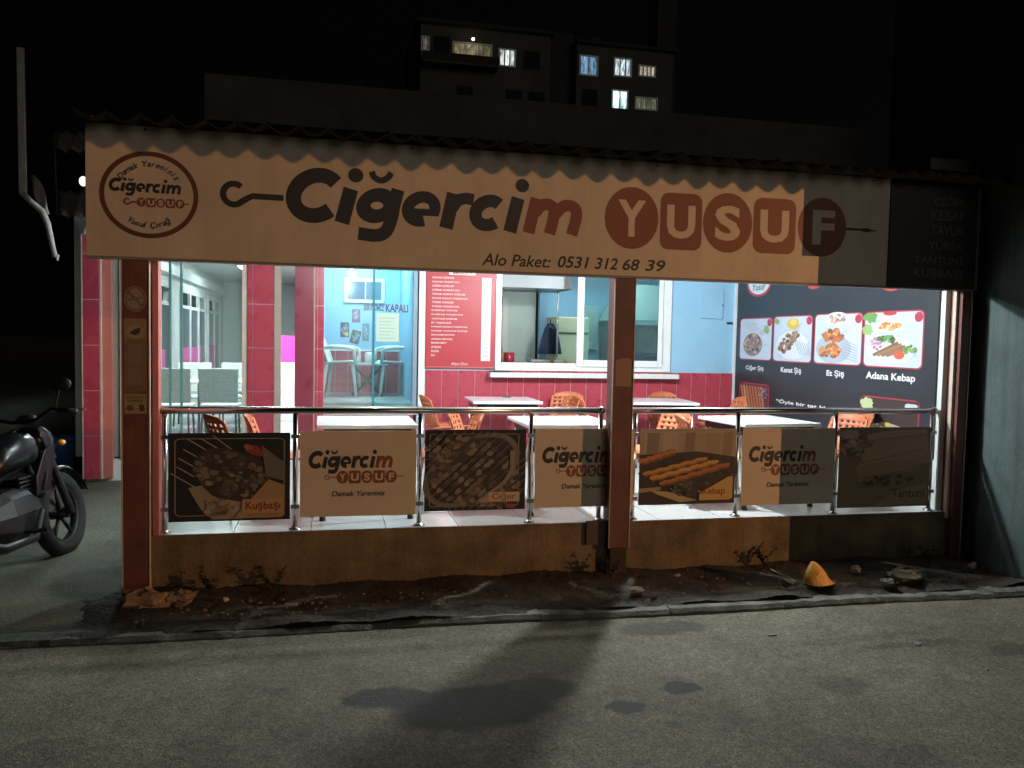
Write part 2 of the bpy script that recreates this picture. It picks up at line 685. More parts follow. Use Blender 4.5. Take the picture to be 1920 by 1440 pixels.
# pebbles and crumbs in the soil
mb = MB()
for i in range(420):
    x = random.uniform(-1.4, 5.5)
    y = random.uniform(-0.7, -0.1)
    s = random.uniform(0.004, 0.018)
    mb.blob((x, y, -0.418), s, s * random.uniform(.6, 1), s * 0.7, n=5, k=3, jit=.25)
o = mb.build('gravel', mat('gravel', (0.2, 0.16, 0.12), 0.9, var=.4, vscale=12))
struct(o, 'stuff')
o['label'] = 'loose pebbles and crumbs scattered over the soil strip'
mb = MB()
for i in range(260):
    x = random.uniform(-2, 5.6)
    y = -0.84 - abs(random.gauss(0, 0.9))
    s = random.uniform(0.003, 0.009)
    mb.blob((x, y, -0.499), s, s * random.uniform(.6, 1), s * 0.6, n=5, k=3, jit=.25)
o = mb.build('road_grit', mat('road_grit', (0.34, 0.33, 0.3), 0.9))
struct(o, 'stuff')
o['label'] = 'small grit lying on the asphalt'

kerb = MB()
kx = [-2.6, -1.62, -0.55, 0.42, 1.48, 2.42, 3.30, 4.15, 5.1, 5.75]
KY = lambda x: -0.745 - 0.016 * (x + 1.5) + 0.018 * math.sin(x * 1.9)
kerb = B(-2.6, 5.7, -0.79, -0.74, -0.56, -0.49).build('kerb', M_kerb)
struct(kerb)
for i in range(len(kx) - 1):
    a, b_ = kx[i] + 0.003, kx[i + 1] - 0.003
    q = MB()
    n = 14
    vs = []
    for k in range(n + 1):
        x = a + (b_ - a) * k / n
        y = KY(x)
        j = 0.012 * (hash2(x, i) - .5)
        top = -0.457 + 0.012 * (hash2(i, 3) - .5) + 0.01 * (hash2(x, 7) - .5)
        vs += [(x, y + .11, -0.56), (x, y + .11 + j, top), (x, y - .028 + j, top - .004), (x, y - .05 + j, top - .03), (x, y - .052, -0.56)]
    fs = [(5 * k + m_, 5 * k + m_ + 1, 5 * k + m_ + 6, 5 * k + m_ + 5) for k in range(n) for m_ in range(4)]
    fs += [(0, 1, 2, 3, 4), tuple(5 * n + m_ for m_ in (4, 3, 2, 1, 0))]
    q.add(vs, fs).build('kerb_stone', M_kerb, kerb)

# ------------------------------------------------------------------ the restaurant
bld = thing('restaurant_building', 'single-storey grill restaurant with lit open terrace behind a long cream sign', 'restaurant')
WY = 3.8   # back wall of the terrace

# terrace floor with its tiles
tf = B(-1.18, 5.42, -0.05, WY, -0.42, -0.012).build('terrace_floor', M_grout)
struct(tf)
tw = 0.55
t0 = B(0.003, tw - 0.003, 0.003, tw - 0.003, -0.012, 0).build('floor_tile', M_floor, tf, bevel=0.0015)
first = True
nx, ny = 12, 7
for i in range(nx):
    for j in range(ny):
        loc = (-1.18 + i * tw, -0.05 + j * tw, 0)
        if first:
            t0.location = loc
            first = False
        else:
            piece('floor_tile', t0, tf, loc)

bw = B(-1.2, 5.42, -0.075, -0.052, -0.45, 0.004)
bw.build('base_wall', M_plaster, bld)
# columns
def column(x0, x1, y0, y1, z0, z1, trim):
    c = B(x0, x1, y0, y1, z0, z1).build('column', M_col, bld, bevel=0.004)
    mb = MB()
    for t in trim:
        mb = B(*t)
        mb.build('corner_trim', M_cream, c, bevel=0.002)
    return c


M_litpink = mat('lit_salmon_face', (0.5, 0.16, 0.13), 0.4, var=0.12)  # pink of the interior light put into the colour of side faces
colA = column(-1.345, -1.18, -0.145, 0.05, -0.40, 2.5, [(-1.178, -1.168, -0.150, -0.128, -0.4, 2.5), (-1.356, -1.347, -0.150, -0.128, -0.4, 2.5)])
B(-1.168, -1.13, -0.06, 0.05, -0.02, 2.5).build('jamb', M_litpink, colA)  # stands for the column's own side face, lit from inside
colM = column(2.205, 2.36, -0.145, 0.02, -0.19, 2.5, [(2.362, 2.370, -0.150, -0.13, -.19, 2.5), (2.196, 2.203, -0.150, -0.13, -.19, 2.5)])
B(2.215, 2.35, -0.144, -0.077, -0.42, -0.192).build('shade_block', mat('shade_brown', (0.05, 0.04, 0.03), 0.9), colM)  # dark block set where only shade falls below the column
B(2.03, 2.2, -0.10, -0.077, -0.17, 0.02).build('bracket_plate', mat('grimy_plate', (0.09, 0.075, 0.06), 0.8), colM)
colR = column(5.35, 5.43, -0.14, 0.0, -0.42, 2.5, [(5.436, 5.447, -0.146, -0.12, -.42, 2.5)])
B(5.322, 5.346, -0.10, -0.06, -0.05, 2.5).build('jamb', M_cream, colR, bevel=0.003)

# back wall: solid runs around the openings
wall = MB()
wall.box(2.08 - 0.98, 2.03, WY, WY + .14, 0, 2.5)          # behind menu board
wall.box(4.40, 5.3, WY, WY + .14, 0, 2.5)                # right of window
wall.box(2.03, 4.40, WY, WY + .14, 0, 0.97)              # under window
wall.box(2.03, 4.40, WY, WY + .14, 2.42, 2.5)
wall.build('back_wall', M_blue, bld)
# red dado tiles
dado = B(1.2, 5.3, WY - 0.012, WY - 0.002, 0, 1.05).build('dado', M_grout, bld)
tile = B(0.004, 0.201, -0.008, 0, 0.004, 0.52).build('tile', M_red_tile, dado, bevel=0.0015)
k = 0
for i in range(20):
    for j in range(2):
        loc = (1.2 + i * 0.205, WY - 0.012, j * 0.525)
        if k == 0:
            tile.location = loc
        else:
            piece('tile', tile, dado, loc)
        k += 1
# pillars clad with red tiles
def pillar(x0, x1, y0, y1, z0, z1, tilesx, tileh=0.505, zoff=0.21, trims=()):
    p = B(x0, x1, y0, y1, z0, z1).build('pillar', M_grout, bld)
    w = (x1 - x0)
    z = z1 - zoff
    src = {}
    spans = []
    while z > z0:
        spans.append((max(z0, z - tileh), z))
        z -= tileh
    spans.insert(0, (z1 - zoff, z1))
    xs = tilesx
    for (za, zb) in spans:
        for q in range(len(xs) - 1):
            B(x0 + xs[q] * w + .003, x0 + xs[q + 1] * w - .003, y0 - .008, y0, za + .004, zb - .004).build('tile', M_red_tile, p, bevel=0.0015)
    for t in trims:
        B(*t).build('edge_trim', M_cream, p, bevel=0.002)
    return p


pillar(-0.865, -0.565, WY - .02, WY + .28, 0.0, 2.5, (0, .2, 1), trims=[(-0.925, -0.868, WY - .01, WY + .03, 0, 2.5), (-0.562, -0.49, WY - .01, WY + .03, 0, 2.5)])
pillar(-0.105, 0.0, WY - .03, WY + .1, 0.0, 2.5, (0, .3, 1), trims=[(-0.115, -0.106, WY - .036, WY - .005, 0, 2.5)])
pD = B(-0.325, -0.117, WY - .25, WY + .0, 0.0, 2.5).build('pillar', mat('maroon_glazed_panel', (0.2, 0.03, 0.05), 0.3, var=.1), bld, bevel=.003)
pillar(-2.60, -2.43, WY - .05, WY + .25, -0.22, 2.5, (0, 1), trims=[(-2.425, -2.412, WY - .055, WY + .0, -.22, 2.5), (-2.615, -2.602, WY - .055, WY + .0, -.22, 2.5)])
B(-2.41, -2.31, WY - .02, WY + .2, -0.22, 2.5).build('pillar', M_litpink, bld, bevel=.003)  # pinkish lit side of the corner pillar, light put into its colour
B(-2.308, -2.235, WY + .02, WY + .1, 0.0, 2.5).build('jamb', mat('grey_alu', (.4, .42, .38), .4, .5), bld)
B(-2.233, -2.2, WY - .0, WY + .06, 0.0, 2.5).build('jamb', M_white, bld)
B(-2.6, -0.93, WY + .02, WY + .2, -0.3, 0.02).build('sill_wall', M_white_wall, bld)

# left glass front of the dining room
gf = B(-2.2, -0.926, WY + .05, WY + .1, 0.02, 0.06).build('glass_front', M_white, bld)
for (a, b_) in ((-2.2, -1.72), (-1.71, -1.60), (-1.59, -0.926)):
    B(a + .002, b_ - .002, WY + .07, WY + .076, .061, 2.48).build('pane', M_glass, gf)
for x in (-1.715, -1.595):
    B(x - .012, x + .012, WY + .055, WY + .095, .061, 2.48).build('mullion', mat('green_glass_edge', (.12, .3, .29), .2), gf)

# glass doors of the raised salon
gd = B(-0.0, 1.19, WY - .02, WY + .12, 0.5, 0.6)
gd = gd.build('glass_front', mat('marble_threshold', (.55, .55, .5), .3, var=.2), bld)
B(0.0, 1.06, WY - .012, WY - .002 + .01, 0.0, 0.498).build('riser', M_red_tile, gd)
B(0.01, 0.57, WY + .05, WY + .056, .602, 2.5).build('pane', M_glass, gd)
B(0.585, 1.05, WY + .02, WY + .026, .602, 2.5).build('pane', M_tint, gd)
B(0.565, 0.592, WY + .015, WY + .06, .602, 2.5).build('pane_edge', mat('teal_glass_edge', (.05, .2, .22), .15), gd)
B(1.05, 1.115, WY + .0, WY + .1, .602, 2.5).build('door_frame', mat('blue_grey_alu', (.28, .36, .46), .3, .3), gd)
B(1.117, 1.198, WY - .015, WY + .1, .602, 2.5).build('door_frame', M_white, gd, bevel=.004)

# kitchen window
kw = MB()
x0, x1, z0, z1 = 2.06, 4.38, 1.05, 2.42
kw.box(x0, x0 + .075, WY - .03, WY + .09, z0, z1)
kw.box(x1 - .11, x1, WY - .03, WY + .09, z0, z1)
kw.box(x0 + .075, x1 - .11, WY - .03, WY + .09, z0, z0 + .10)
kw.box(x0 + .075, x1 - .11, WY - .03, WY + .09, z1 - .07, z1)
kw = kw.build('kitchen_window', M_white, bld, bevel=.006)
sa = MB()
a, b_, c, d = 3.10, 4.25, 1.11, 2.36
sa.box(a, a + .09, WY - .055, WY - .033, c, d)
sa.box(b_ - .06, b_, WY - .055, WY - .033, c, d)
sa.box(a + .09, b_ - .06, WY - .055, WY - .033, c, c + .085)
sa.box(a + .09, b_ - .06, WY - .055, WY - .033, d - .06, d)
sa.build('sash', M_white, kw, bevel=.005)
B(a + .09, b_ - .06, WY - .047, WY - .042, c + .085, d - .06).build('pane', M_tint, kw)
B(1.98, 4.45, WY - .16, WY - .031, 0.97, 1.03).build('sill', mat('white_marble', (.75, .76, .74), .25, var=.12), kw, bevel=.004)
B(1.99, 2.23, WY - .10, WY - .05, 1.032, 1.048).build('sill_strip', M_black, kw)

# right side wall carrying the black banner
B(5.302, 5.40, 0.0, WY + .14, 0, 2.5).build('side_wall', M_white_wall, bld)
B(5.268, 5.30, WY - .05, WY, 0, 2.5).build('corner_profile', M_white, bld)
# electric box and switch on the blue wall
eb = B(4.78, 5.10, WY - .025, WY - .001, 1.76, 2.13).build('meter_cover', M_blue, bld, bevel=.004)
B(5.085, 5.097, WY - .03, WY - .026, 1.92, 1.95).build('lock', M_black, eb)
B(5.17, 5.25, WY - .012, WY - .001, 1.69, 1.72).build('vent_slot', M_black, bld)

# ceiling and roof
B(-1.5, 5.45, -0.07, WY, 2.5, 2.56).build('terrace_ceiling', M_ceil, bld)
B(-2.75, 5.6, WY, 17.4, 2.8, 2.9).build('room_ceiling', mat('room_ceiling_paint', (.6, .62, .58), .6), bld)
B(-2.6, 5.3, WY + .03, WY + .14, 2.502, 2.8).build('lintel', M_white_wall, bld)
rf = MB()
rf.add([(-1.5, -0.29, 2.875), (5.5, -0.29, 2.875), (5.5, .9, 3.05), (-1.5, .9, 3.05), (-1.5, .9, 2.7), (5.5, .9, 2.7), (-1.5, -.08, 2.84), (5.5, -.08, 2.84)], [(0, 1, 2, 3), (0, 6, 7, 1)])
roof = rf.build('roof', M_roof, bld)
M_par = mat('grimy_parapet', (.1, .094, .078), .9, var=.35, vscale=2.2, bump=.2, bscale=25)
B(-.95, 5.12, .90, 1.1, 2.9, 3.525).build('parapet', M_par, bld)
B(-.95, 5.12, 1.1, 9.0, 2.9, 3.0).build('flat_roof', M_par, bld)
# eave tiles, one object each, lobes hanging down
def eave_tile():
    q = MB()
    n = 8
    W, L_ = 0.2, 0.3
    vs = []
    for (yy, zz) in ((-0.40, 2.835), (-0.40 + L_, 2.835 + L_ * .16)):
        for i in range(n + 1):
            u = i / n
            vs.append((u * W, yy, zz + .012 - 0.055 * math.sin(PI * u)))
    for (yy, zz) in ((-0.40, 2.85), (-0.40 + L_, 2.85 + L_ * .16)):
        for i in range(n + 1):
            u = i / n
            vs.append((u * W, yy, zz + .012 - 0.055 * math.sin(PI * u)))
    k = n + 1
    fs = []
    for i in range(n):
        fs += [(i, i + 1, k + i + 1, k + i), (2 * k + i, 3 * k + i, 3 * k + i + 1, 2 * k + i + 1), (i, 2 * k + i, 2 * k + i + 1, i + 1)]
    return q.add(vs, fs)


et = eave_tile().build('roof_tile', M_roof, roof, smooth=True)
for i in range(36):
    x = -1.58 + i * 0.2
    j = random.uniform(-.012, .012)
    if i == 0:
        et.location = (x, 0, 0)
    else:
        o = piece('roof_tile', et, roof, (x, j, random.uniform(-.008, .008)))
B(5.0, 5.5, -0.1, 0.1, 2.95, 3.05).build('verge_block', mat('verge_plaster', (.16, .14, .11), .9, var=.3), roof)
B(-1.55, 5.5, -0.075, -0.02, 1.98, 2.9).build('fascia', mat('grey_fascia', (.2, .19, .17), .8), bld)

# rooms behind
rm = MB()
rm.box(1.06, 1.2, WY + .14, 5.9, 0, 2.8)         # salon right / kitchen left
rm.box(-0.12, -0.02, WY + .12, 5.9, 0, 2.8)      # salon left
rm.build('partition_wall', M_blue, bld)
rm = MB()
rm.box(-0.02, 1.06, 5.75, 5.87, 1.24, 2.8)
rm.build('salon_wall', M_blue, bld)
B(-0.02, 1.06, WY + .12, 5.75, 0.5, 0.63).build('salon_floor', M_floor, bld)
sd = B(-0.02, 1.06, 5.738, 5.748, .63, 1.24).build('dado', M_grout, bld)
for i in range(6):
    B(-.018 + i * .178, .154 + i * .178, 5.73, 5.738, .634, 1.225).build('tile', M_red_tile, sd)
B(-0.02, 1.06, 5.725, 5.75, 1.226, 1.25).build('dado_cap', M_white, bld)
# kitchen shell
kr = MB()
kr.box(1.2, 3.35, 6.9, 7.0, 0.2, 2.8)
kr.box(5.2, 5.3, WY + .14, 6.9, 0.2, 2.8)
kr.box(3.35, 5.3, 6.6, 6.7, 0.2, 2.8)
kr.build('kitchen_wall', M_blue, bld)
B(1.2, 5.2, WY + .14, 6.9, 0.2, 0.28).build('kitchen_floor', mat('kitchen_tile', (.3, .3, .3), .4), bld)
dw = B(2.35, 3.34, 6.80, 6.9, 0.28, 2.8).build('inner_partition', mat('pale_green_wall', (.56, .62, .55), .6, var=.08), bld)
B(2.78, 2.87, 6.76, 6.8, .28, 2.1).build('door_frame', mat('cream_door_frame', (.72, .7, .6), .4), dw)
B(2.45, 2.77, 6.77, 6.8, .28, 2.05).build('door_leaf', mat('dark_door', (.08, .1, .12), .4), dw)
# dining room left: long wall of windows
lw = MB()
lw.box(-2.75, -2.62, 4.0, 17.0, 0, 0.35)
lw.box(-2.75, -2.62, 4.0, 17.0, 2.3, 2.8)
for (a, b_) in ((4.0, 5.0), (9.3, 10.2), (13.6, 14.0), (16.2, 17.0)):
    lw.box(-2.75, -2.62, a, b_, .35, 2.3)
lw.box(-2.75, -0.02, 17.0, 17.1, 0, 2.8)
lw.build('dining_room_wall', M_white_wall, bld)
B(-0.12, -0.02, 5.9, 17.0, 0, 2.8).build('dining_room_wall', M_white_wall, bld)
B(-2.62, -0.12, WY + .2, 17.0, -0.05, 0.0).build('dining_room_floor', M_floor, bld)
B(-2.62, -2.5, 4.0, 17.0, 2.42, 2.6).build('cornice', M_white, bld)
M_nightglass = mat('dark_window_glass', (.03, .06, .09), .06)
for (a, b_, n) in ((5.0, 9.3, 4), (10.2, 13.6, 3), (14.0, 16.2, 2)):
    w = B(-2.64, -2.6, a, b_, .35, .43).build('window', M_white, bld)
    B(-2.64, -2.6, a, b_, 2.2, 2.3).build('frame', M_white, w)
    B(-2.64, -2.6, a, b_, 1.9, 1.96).build('transom', M_white, w)
    for i in range(n + 1):
        y = a + (b_ - a) * i / n
        B(-2.645, -2.59, y - .06, y + .06, .43, 2.2).build('mullion', M_white, w)
    for i in range(n):
        y, y2 = a + (b_ - a) * i / n + .06, a + (b_ - a) * (i + 1) / n - .06
        B(-2.625, -2.615, y, y2, .43, 1.9).build('pane', M_nightglass, w)
    B(-2.613, -2.608, a + .1, b_ - .6, .62, 1.15).build('pink_film', mat('magenta_film', (.55, .05, .3), .4), w)

# ------------------------------------------------------------------ lamps
lf = thing('ceiling_bulb', 'bare white bulb hanging just under the terrace ceiling behind the sign', 'lamp', (2.88, 0.8, 2.5))
MB().lathe([(.05, 2.47), (.05, 2.498)], (2.88, .8, 0), n=20).build('rose', M_white, lf)
MB().lathe([(.018, 2.42), (.02, 2.469)], (2.88, .8, 0), n=14).build('socket', M_white, lf)
MB().blob((2.88, .8, 2.375), .05, .05, .052, n=20, k=12, jit=0).build('bulb', M_tube, lf, smooth=True)
lf = thing('ceiling_bulb', 'weaker bare bulb added under the terrace ceiling to fill the column shadow on the road', 'lamp', (.4, 1.3, 2.5))  # second bulb added as fill light for the column shadow
MB().lathe([(.05, 2.47), (.05, 2.498)], (.4, 1.3, 0), n=20).build('rose', M_white, lf)
MB().lathe([(.018, 2.42), (.02, 2.469)], (.4, 1.3, 0), n=14).build('socket', M_white, lf)
MB().blob((.4, 1.3, 2.375), .05, .05, .052, n=20, k=12, jit=0).build('bulb', mat('fill_bulb', (1, 1, 1), .5, emit=(.88, .97, 1.0), estr=E_TERRACE * .36), lf, smooth=True)
for i, (x, y, w, d, lab) in enumerate(((-1.5, 6.2, .9, 1.6, 'square ceiling lamp in the front of the left dining room'), (-1.4, 11.5, .5, 1.2, 'square ceiling lamp deep in the left dining room'),
                                       (.5, 4.9, .4, .6, 'small ceiling lamp inside the glass-fronted blue salon'), (3.0, 5.3, .2, .5, 'ceiling lamp over the kitchen behind the window'), (4.4, 5.2, .15, .4, 'ceiling lamp above the kitchen oven'))):
    q = thing('ceiling_lamp', lab, 'lamp', (x, y, 2.8), 'room ceiling lamps')
    B(x - w / 2 - .03, x + w / 2 + .03, y - d / 2 - .03, y + d / 2 + .03, 2.765, 2.799).build('housing', M_white, q)
    B(x - w / 2, x + w / 2, y - d / 2, y + d / 2, 2.757, 2.764).build('diffuser', M_panel_lit, q)

ks = thing('added_kiosk', 'unseen booth added across the road, its hatch shaping the beam of a sodium bulb', 'added_kiosk', (13, -9, -.5))  # unseen booth added to shape and block the warm beam
M_ks = mat('kiosk_board', (.10, .09, .08), .8)
kf = MB()
kf.box(8.5, 9.2, -6.66, -6.6, -.5, 3.2)
kf.box(12.7, 19.0, -6.66, -6.6, -.5, 3.2)
kf.box(9.2, 12.7, -6.66, -6.6, -.5, 1.52)
kf.box(9.2, 12.7, -6.66, -6.6, 2.80, 3.2)
kf.build('front_wall', M_ks, ks)
kf = MB()
kf.box(8.44, 8.5, -12.5, -6.6, -.5, 3.2)
kf.box(19.0, 19.06, -12.5, -6.6, -.5, 3.2)
kf.box(8.44, 19.06, -12.56, -12.5, -.5, 3.2)
kf.build('rear_walls', M_ks, ks)
B(8.3, 19.2, -12.7, -6.5, 3.2, 3.3).build('roof', M_ks, ks)
B(9.1, 12.8, -6.9, -6.59, 1.45, 1.522).build('counter', M_ks, ks)  # height set to keep the warm beam off kerb and road
vl = MB()
vs, fs = [], []
nn = 500
for i in range(nn + 1):
    x = 9.1 + 3.7 * i / nn
    ph = (x / .077) % 1.0
    vs += [(x, -6.605, 2.9), (x, -6.605, 2.744 + .026 * abs(ph * 2 - 1) ** 1.5 + .004 * math.sin(x * 37))]
fs = [(2 * i, 2 * i + 1, 2 * i + 3, 2 * i + 2) for i in range(nn)]
vl.add(vs, fs).build('awning_valance', mat('valance_canvas', (.2, .06, .05), .8), ks, recalc=False, solid=.003)  # lower edge cut to cast the scalloped shadow line on the sign
MB().tube([LAMP + Vector((0, 0, .4)), LAMP + Vector((0, 0, .06))], .006, n=6).build('cord', M_black, ks)
ld = bpy.data.lights.new('sodium_bulb', 'SPOT')
ld.energy = P_KIOSK
ld.color = (1.0, 0.50, 0.20)
ld.spot_size = R(70)
ld.spot_blend = 0.3
ld.shadow_soft_size = 0.006
lo = bpy.data.objects.new('sodium_bulb', ld)
COL.objects.link(lo)
lo.location = LAMP
lo.rotation_euler = (Vector((1.5, 0, 1.5)) - LAMP).to_track_quat('-Z', 'Y').to_euler()
lo.parent = ks
lo.matrix_parent_inverse = Matrix.Translation(-Vector((13, -9, -.5)))

# ------------------------------------------------------------------ neighbouring building on the right
nb = thing('neighbour_building', 'dark green-grey rendered side wall of the building next door on the right', 'building', (5.6, -1.6, -.5))
M_nb = mat('green_grey_render', (0.085, 0.118, 0.117), 0.85, var=0.3, vscale=2.5, bump=0.3, bscale=30, streak=0.3)
B(5.56, 12, -1.45, 1.2, -.52, 2.25).build('wall', M_nb, nb)
B(5.56, 12, -1.556, 1.2, 2.25, 7.5).build('upper_wall', M_nb, nb)

# ------------------------------------------------------------------ the big sign
sg = thing('sign_board', 'long cream sign board with dark lettering and brown YUSUF letter tiles above terrace', 'sign', (2.0, -.12, 1.946))
SY = -0.165
B(-1.565, 4.575, SY, -0.08, 1.946, 2.83).build('cream_panel', M_sign, sg, bevel=.003)
B(4.577, 5.42, SY - .012, -0.08, 1.94, 2.79).build('dark_panel', M_dark, sg, bevel=.003)
B(5.421, 5.445, SY - .02, -0.08, 1.935, 2.8).build('end_profile', mat('grey_profile', (.25, .24, .22), .5), sg)
B(-1.568, 5.42, SY - .004, -.08, 1.930, 1.944).build('bottom_profile', mat('grey_profile', (.25, .24, .22), .5), sg)
SP = lambda u, v, d: (u, SY - d, v)


def hook(a, u0, u1, v0, v1, col, w):
    """hooked skewer handle: an open ring that runs into a straight shaft"""
    h = (v1 - v0) / 2
    cu, cv = u0 + h, (v0 + v1) / 2
    r = h - w / 2
    pts = []
    for i in range(22):
        an = R(48) + R(268) * i / 21
        pts.append((cu + r * math.cos(an), cv + r * math.sin(an)))
    pts += [(cu + r * 1.25, cv - r * .35), (cu + r * 1.75, cv - r * .1), (u1, cv - r * .12)]
    a.line(pts, w, col)


def yusuf(a, boxes, fg, bgc):
    for i, (u0, u1, v0, v1) in enumerate(boxes):
        if i % 2 == 0:
            a.ell((u0 + u1) / 2, (v0 + v1) / 2, (u1 - u0) / 2, (v1 - v0) / 2, fg, n=40)
        else:
            a.poly(rr(u0, u1, v0, v1, (u1 - u0) * .2), fg)
        w, h = u1 - u0, v1 - v0
        q = (.24, .76) if i % 2 == 0 else (.16, .84)
        a.text('YUSUF'[i], u0 + w * q[0] + (.06 * w if i == 4 else 0), u0 + w * q[1], v0 + h * .2, v0 + h * .79, bgc, bold=.035)




def smooth_pts(pts, n=6):
    out = []
    P = [Vector(p) for p in pts]
    for i in range(len(P) - 1):
        p0, p1, p2, p3 = P[max(0, i - 1)], P[i], P[i + 1], P[min(len(P) - 1, i + 2)]
        for k in range(n):
            t = k / n
            q = .5 * ((2 * p1) + (p2 - p0) * t + (2 * p0 - 5 * p1 + 4 * p2 - p3) * t * t + (3 * p1 - p0 - 3 * p2 + p3) * t ** 3)
            out.append((q.x, q.y))
    out.append(tuple(P[-1]))
    return out


def arc_pts(cu, cv, ru, rv, a0, a1, n=26, sh=.2):
    out = []
    for i in range(n + 1):
        an = R(a0 + (a1 - a0) * i / n)
        y = rv * math.sin(an)
        out.append((cu + ru * math.cos(an) + sh * y, cv + y))
    return out


# heavy slanted letters as strokes: (kind, points, width)
WORD = [
    ('C', [(arc_pts(-.06, 2.43, .155, .143, 42, 318), .105)]),
    ('i', [([(.118, 2.245), (.18, 2.49)], .104), ('dot', .213, 2.588, .054, .051)]),
    ('g', [('ring', .365, 2.382, .095, .077, .1), (smooth_pts([(.515, 2.505), (.49, 2.40), (.468, 2.29), (.43, 2.20), (.36, 2.168), (.235, 2.178)]), .092),
           (smooth_pts([(.325, 2.622), (.345, 2.582), (.393, 2.562), (.44, 2.585), (.466, 2.622)]), .045)]),
    ('e', [(arc_pts(.685, 2.375, .098, .088, -8, 292), .084), ([(.615, 2.352), (.815, 2.352)], .05)]),
    ('r', [([(.868, 2.245), (.922, 2.5)], .1), (smooth_pts([(.91, 2.39), (.955, 2.45), (1.01, 2.468), (1.07, 2.462)]), .085)]),
    ('c', [(arc_pts(1.185, 2.372, .098, .09, 48, 312), .092)]),
    ('i', [([(1.348, 2.24), (1.408, 2.495)], .1), ('dot', 1.438, 2.588, .052, .05)]),
    ('m', [([(1.492, 2.24), (1.55, 2.5)], .09), (smooth_pts([(1.54, 2.39), (1.585, 2.445), (1.64, 2.46), (1.685, 2.43), (1.685, 2.36), (1.655, 2.24)]), .088),
           (smooth_pts([(1.70, 2.39), (1.75, 2.445), (1.81, 2.46), (1.86, 2.43), (1.862, 2.36), (1.83, 2.24)]), .088)]),
]


def logo_word(a, letters, tr, sc, cols):
    """tr maps sign coordinates to the print; sc scales stroke widths"""
    for k in letters:
        ch, strokes = WORD[k]
        c = cols[1] if ch == 'm' else cols[0]
        for st in strokes:
            if isinstance(st[0], str) and st[0] == 'ring':
                _, cu, cv, ru, rv, w = st
                vs, fs, n = [], [], 40
                for i in range(n):
                    an = 2 * PI * i / n
                    for q in (.5, -.5):
                        y = (rv + w * q) * math.sin(an)
                        vs.append(tr(cu + (ru + w * q) * math.cos(an) + .2 * y, cv + y))
                for i in range(n):
                    j = (i + 1) % n
                    fs.append((2 * i, 2 * j, 2 * j + 1, 2 * i + 1))
                a.tris(vs, fs, c)
            elif isinstance(st[0], str) and st[0] == 'dot':
                u, v = tr(st[1], st[2])
                a.ell(u, v, st[3] * sc[0], st[4] * sc[1], c)
            else:
                pts, w = st
                # stroke outlined in sign units, then mapped
                tmp = Art(lambda x, y, d: (x, y, 0))
                tmp.line(pts, w, c)
                a.tris([tr(p[0], p[1]) for p in tmp.m.v], tmp.m.f, c)


a = Art(SP)
a.ring(-1.165, 2.37, .315, .292, .032, (.13, .045, .02))
LOGO_TR = lambda u, v: (-1.42 + (u + .27) * .21, 2.385 + (v - 2.24) * .235)
logo_word(a, range(8), LOGO_TR, (.21, .235), (INK, INK))
hook(a, -1.33, -1.25, 2.295, 2.345, BROWN, .012)
a.line([(-1.25, 2.32), (-.91, 2.32)], .009, BROWN)
bx = [(-1.245 + i * .062, -1.187 + i * .062, 2.288, 2.35) for i in range(5)]
yusuf(a, bx, BROWN, CREAM)
# words set round the ring
def arc_text(a, s, cu, cv, r, a0, a1, h, col, inside=False):
    n = len(s)
    for i, ch in enumerate(s):
        if ch == ' ':
            continue
        an = a0 + (a1 - a0) * (i + .5) / n
        vs, fs = text2d(ch, bold=.012, shear=.2)
        if not vs:
            continue
        mx = sum(p[0] for p in vs) / len(vs)
        sc = h / .73
        rot = an - PI / 2 if not inside else an + PI / 2
        pts = []
        for p in vs:
            x, y = (p[0] - mx) * sc, p[1] * sc
            pts.append((cu + r * math.cos(an) + x * math.cos(rot) - y * math.sin(rot), cv + r * .95 * math.sin(an) + x * math.sin(rot) + y * math.cos(rot)))
        a.tris(pts, fs, col)


arc_text(a, 'Damak Yareniniz', -1.165, 2.37, .20, R(148), R(32), .04, INK)
arc_text(a, 'Yusuf Çırağ', -1.165, 2.37, .235, R(234), R(306), .04, INK, inside=True)
a.build('round_logo', sg)
a = Art(SP)
hook(a, -.71, -.285, 2.315, 2.50, INK, .042)
a.build('skewer_hook', sg)
for k in range(8):
    a = Art(SP, base=.0006 + k * .0001)
    logo_word(a, [k], lambda u, v: (u, v), (1, 1), (INK, BROWN))
    a.build('letter', sg)
a = Art(SP)
yusuf(a, [(2.09, 2.53, 2.155, 2.63), (2.545, 2.895, 2.165, 2.605), (2.905, 3.33, 2.16, 2.63), (3.34, 3.715, 2.17, 2.61), (3.735, 4.175, 2.165, 2.64)], BROWN, CREAM)
a.line([(4.172, 2.40), (4.30, 2.40), (4.37, 2.40), (4.455, 2.395)], .022, INK, .012)
a.ell(4.36, 2.398, .05, .017, INK)
a.build('letter_tiles', sg)
a = Art(SP)
a.text('Alo Paket:', 1.14, 1.67, 1.985, 2.075, INK, bold=.014, shear=.25)
a.build('phone_caption', sg)
for t_, u0, u1 in (('0531', 1.725, 1.975), ('312', 2.02, 2.205), ('68', 2.245, 2.385), ('39', 2.43, 2.60)):
    a = Art(SP)
    a.text(t_, u0, u1, 1.99, 2.08, INK, bold=.02, shear=.22)
    a.build('phone_digits', sg)
for i, t in enumerate(('CİĞER', 'KEBAP', 'TAVUK', 'YÜREK', 'TANTUNİ', 'KUŞBAŞI')):
    a = Art(lambda u, v, d: (u, SY - .012 - d, v))
    w = (.31, .33, .33, .345, .475, .48)[i]
    z = 2.635 - i * .123
    a.text(t, 5.30 - w, 5.30, z - (.0), z + .085, (.13, .125, .115), bold=.01)
    a.build('dish_name', sg)
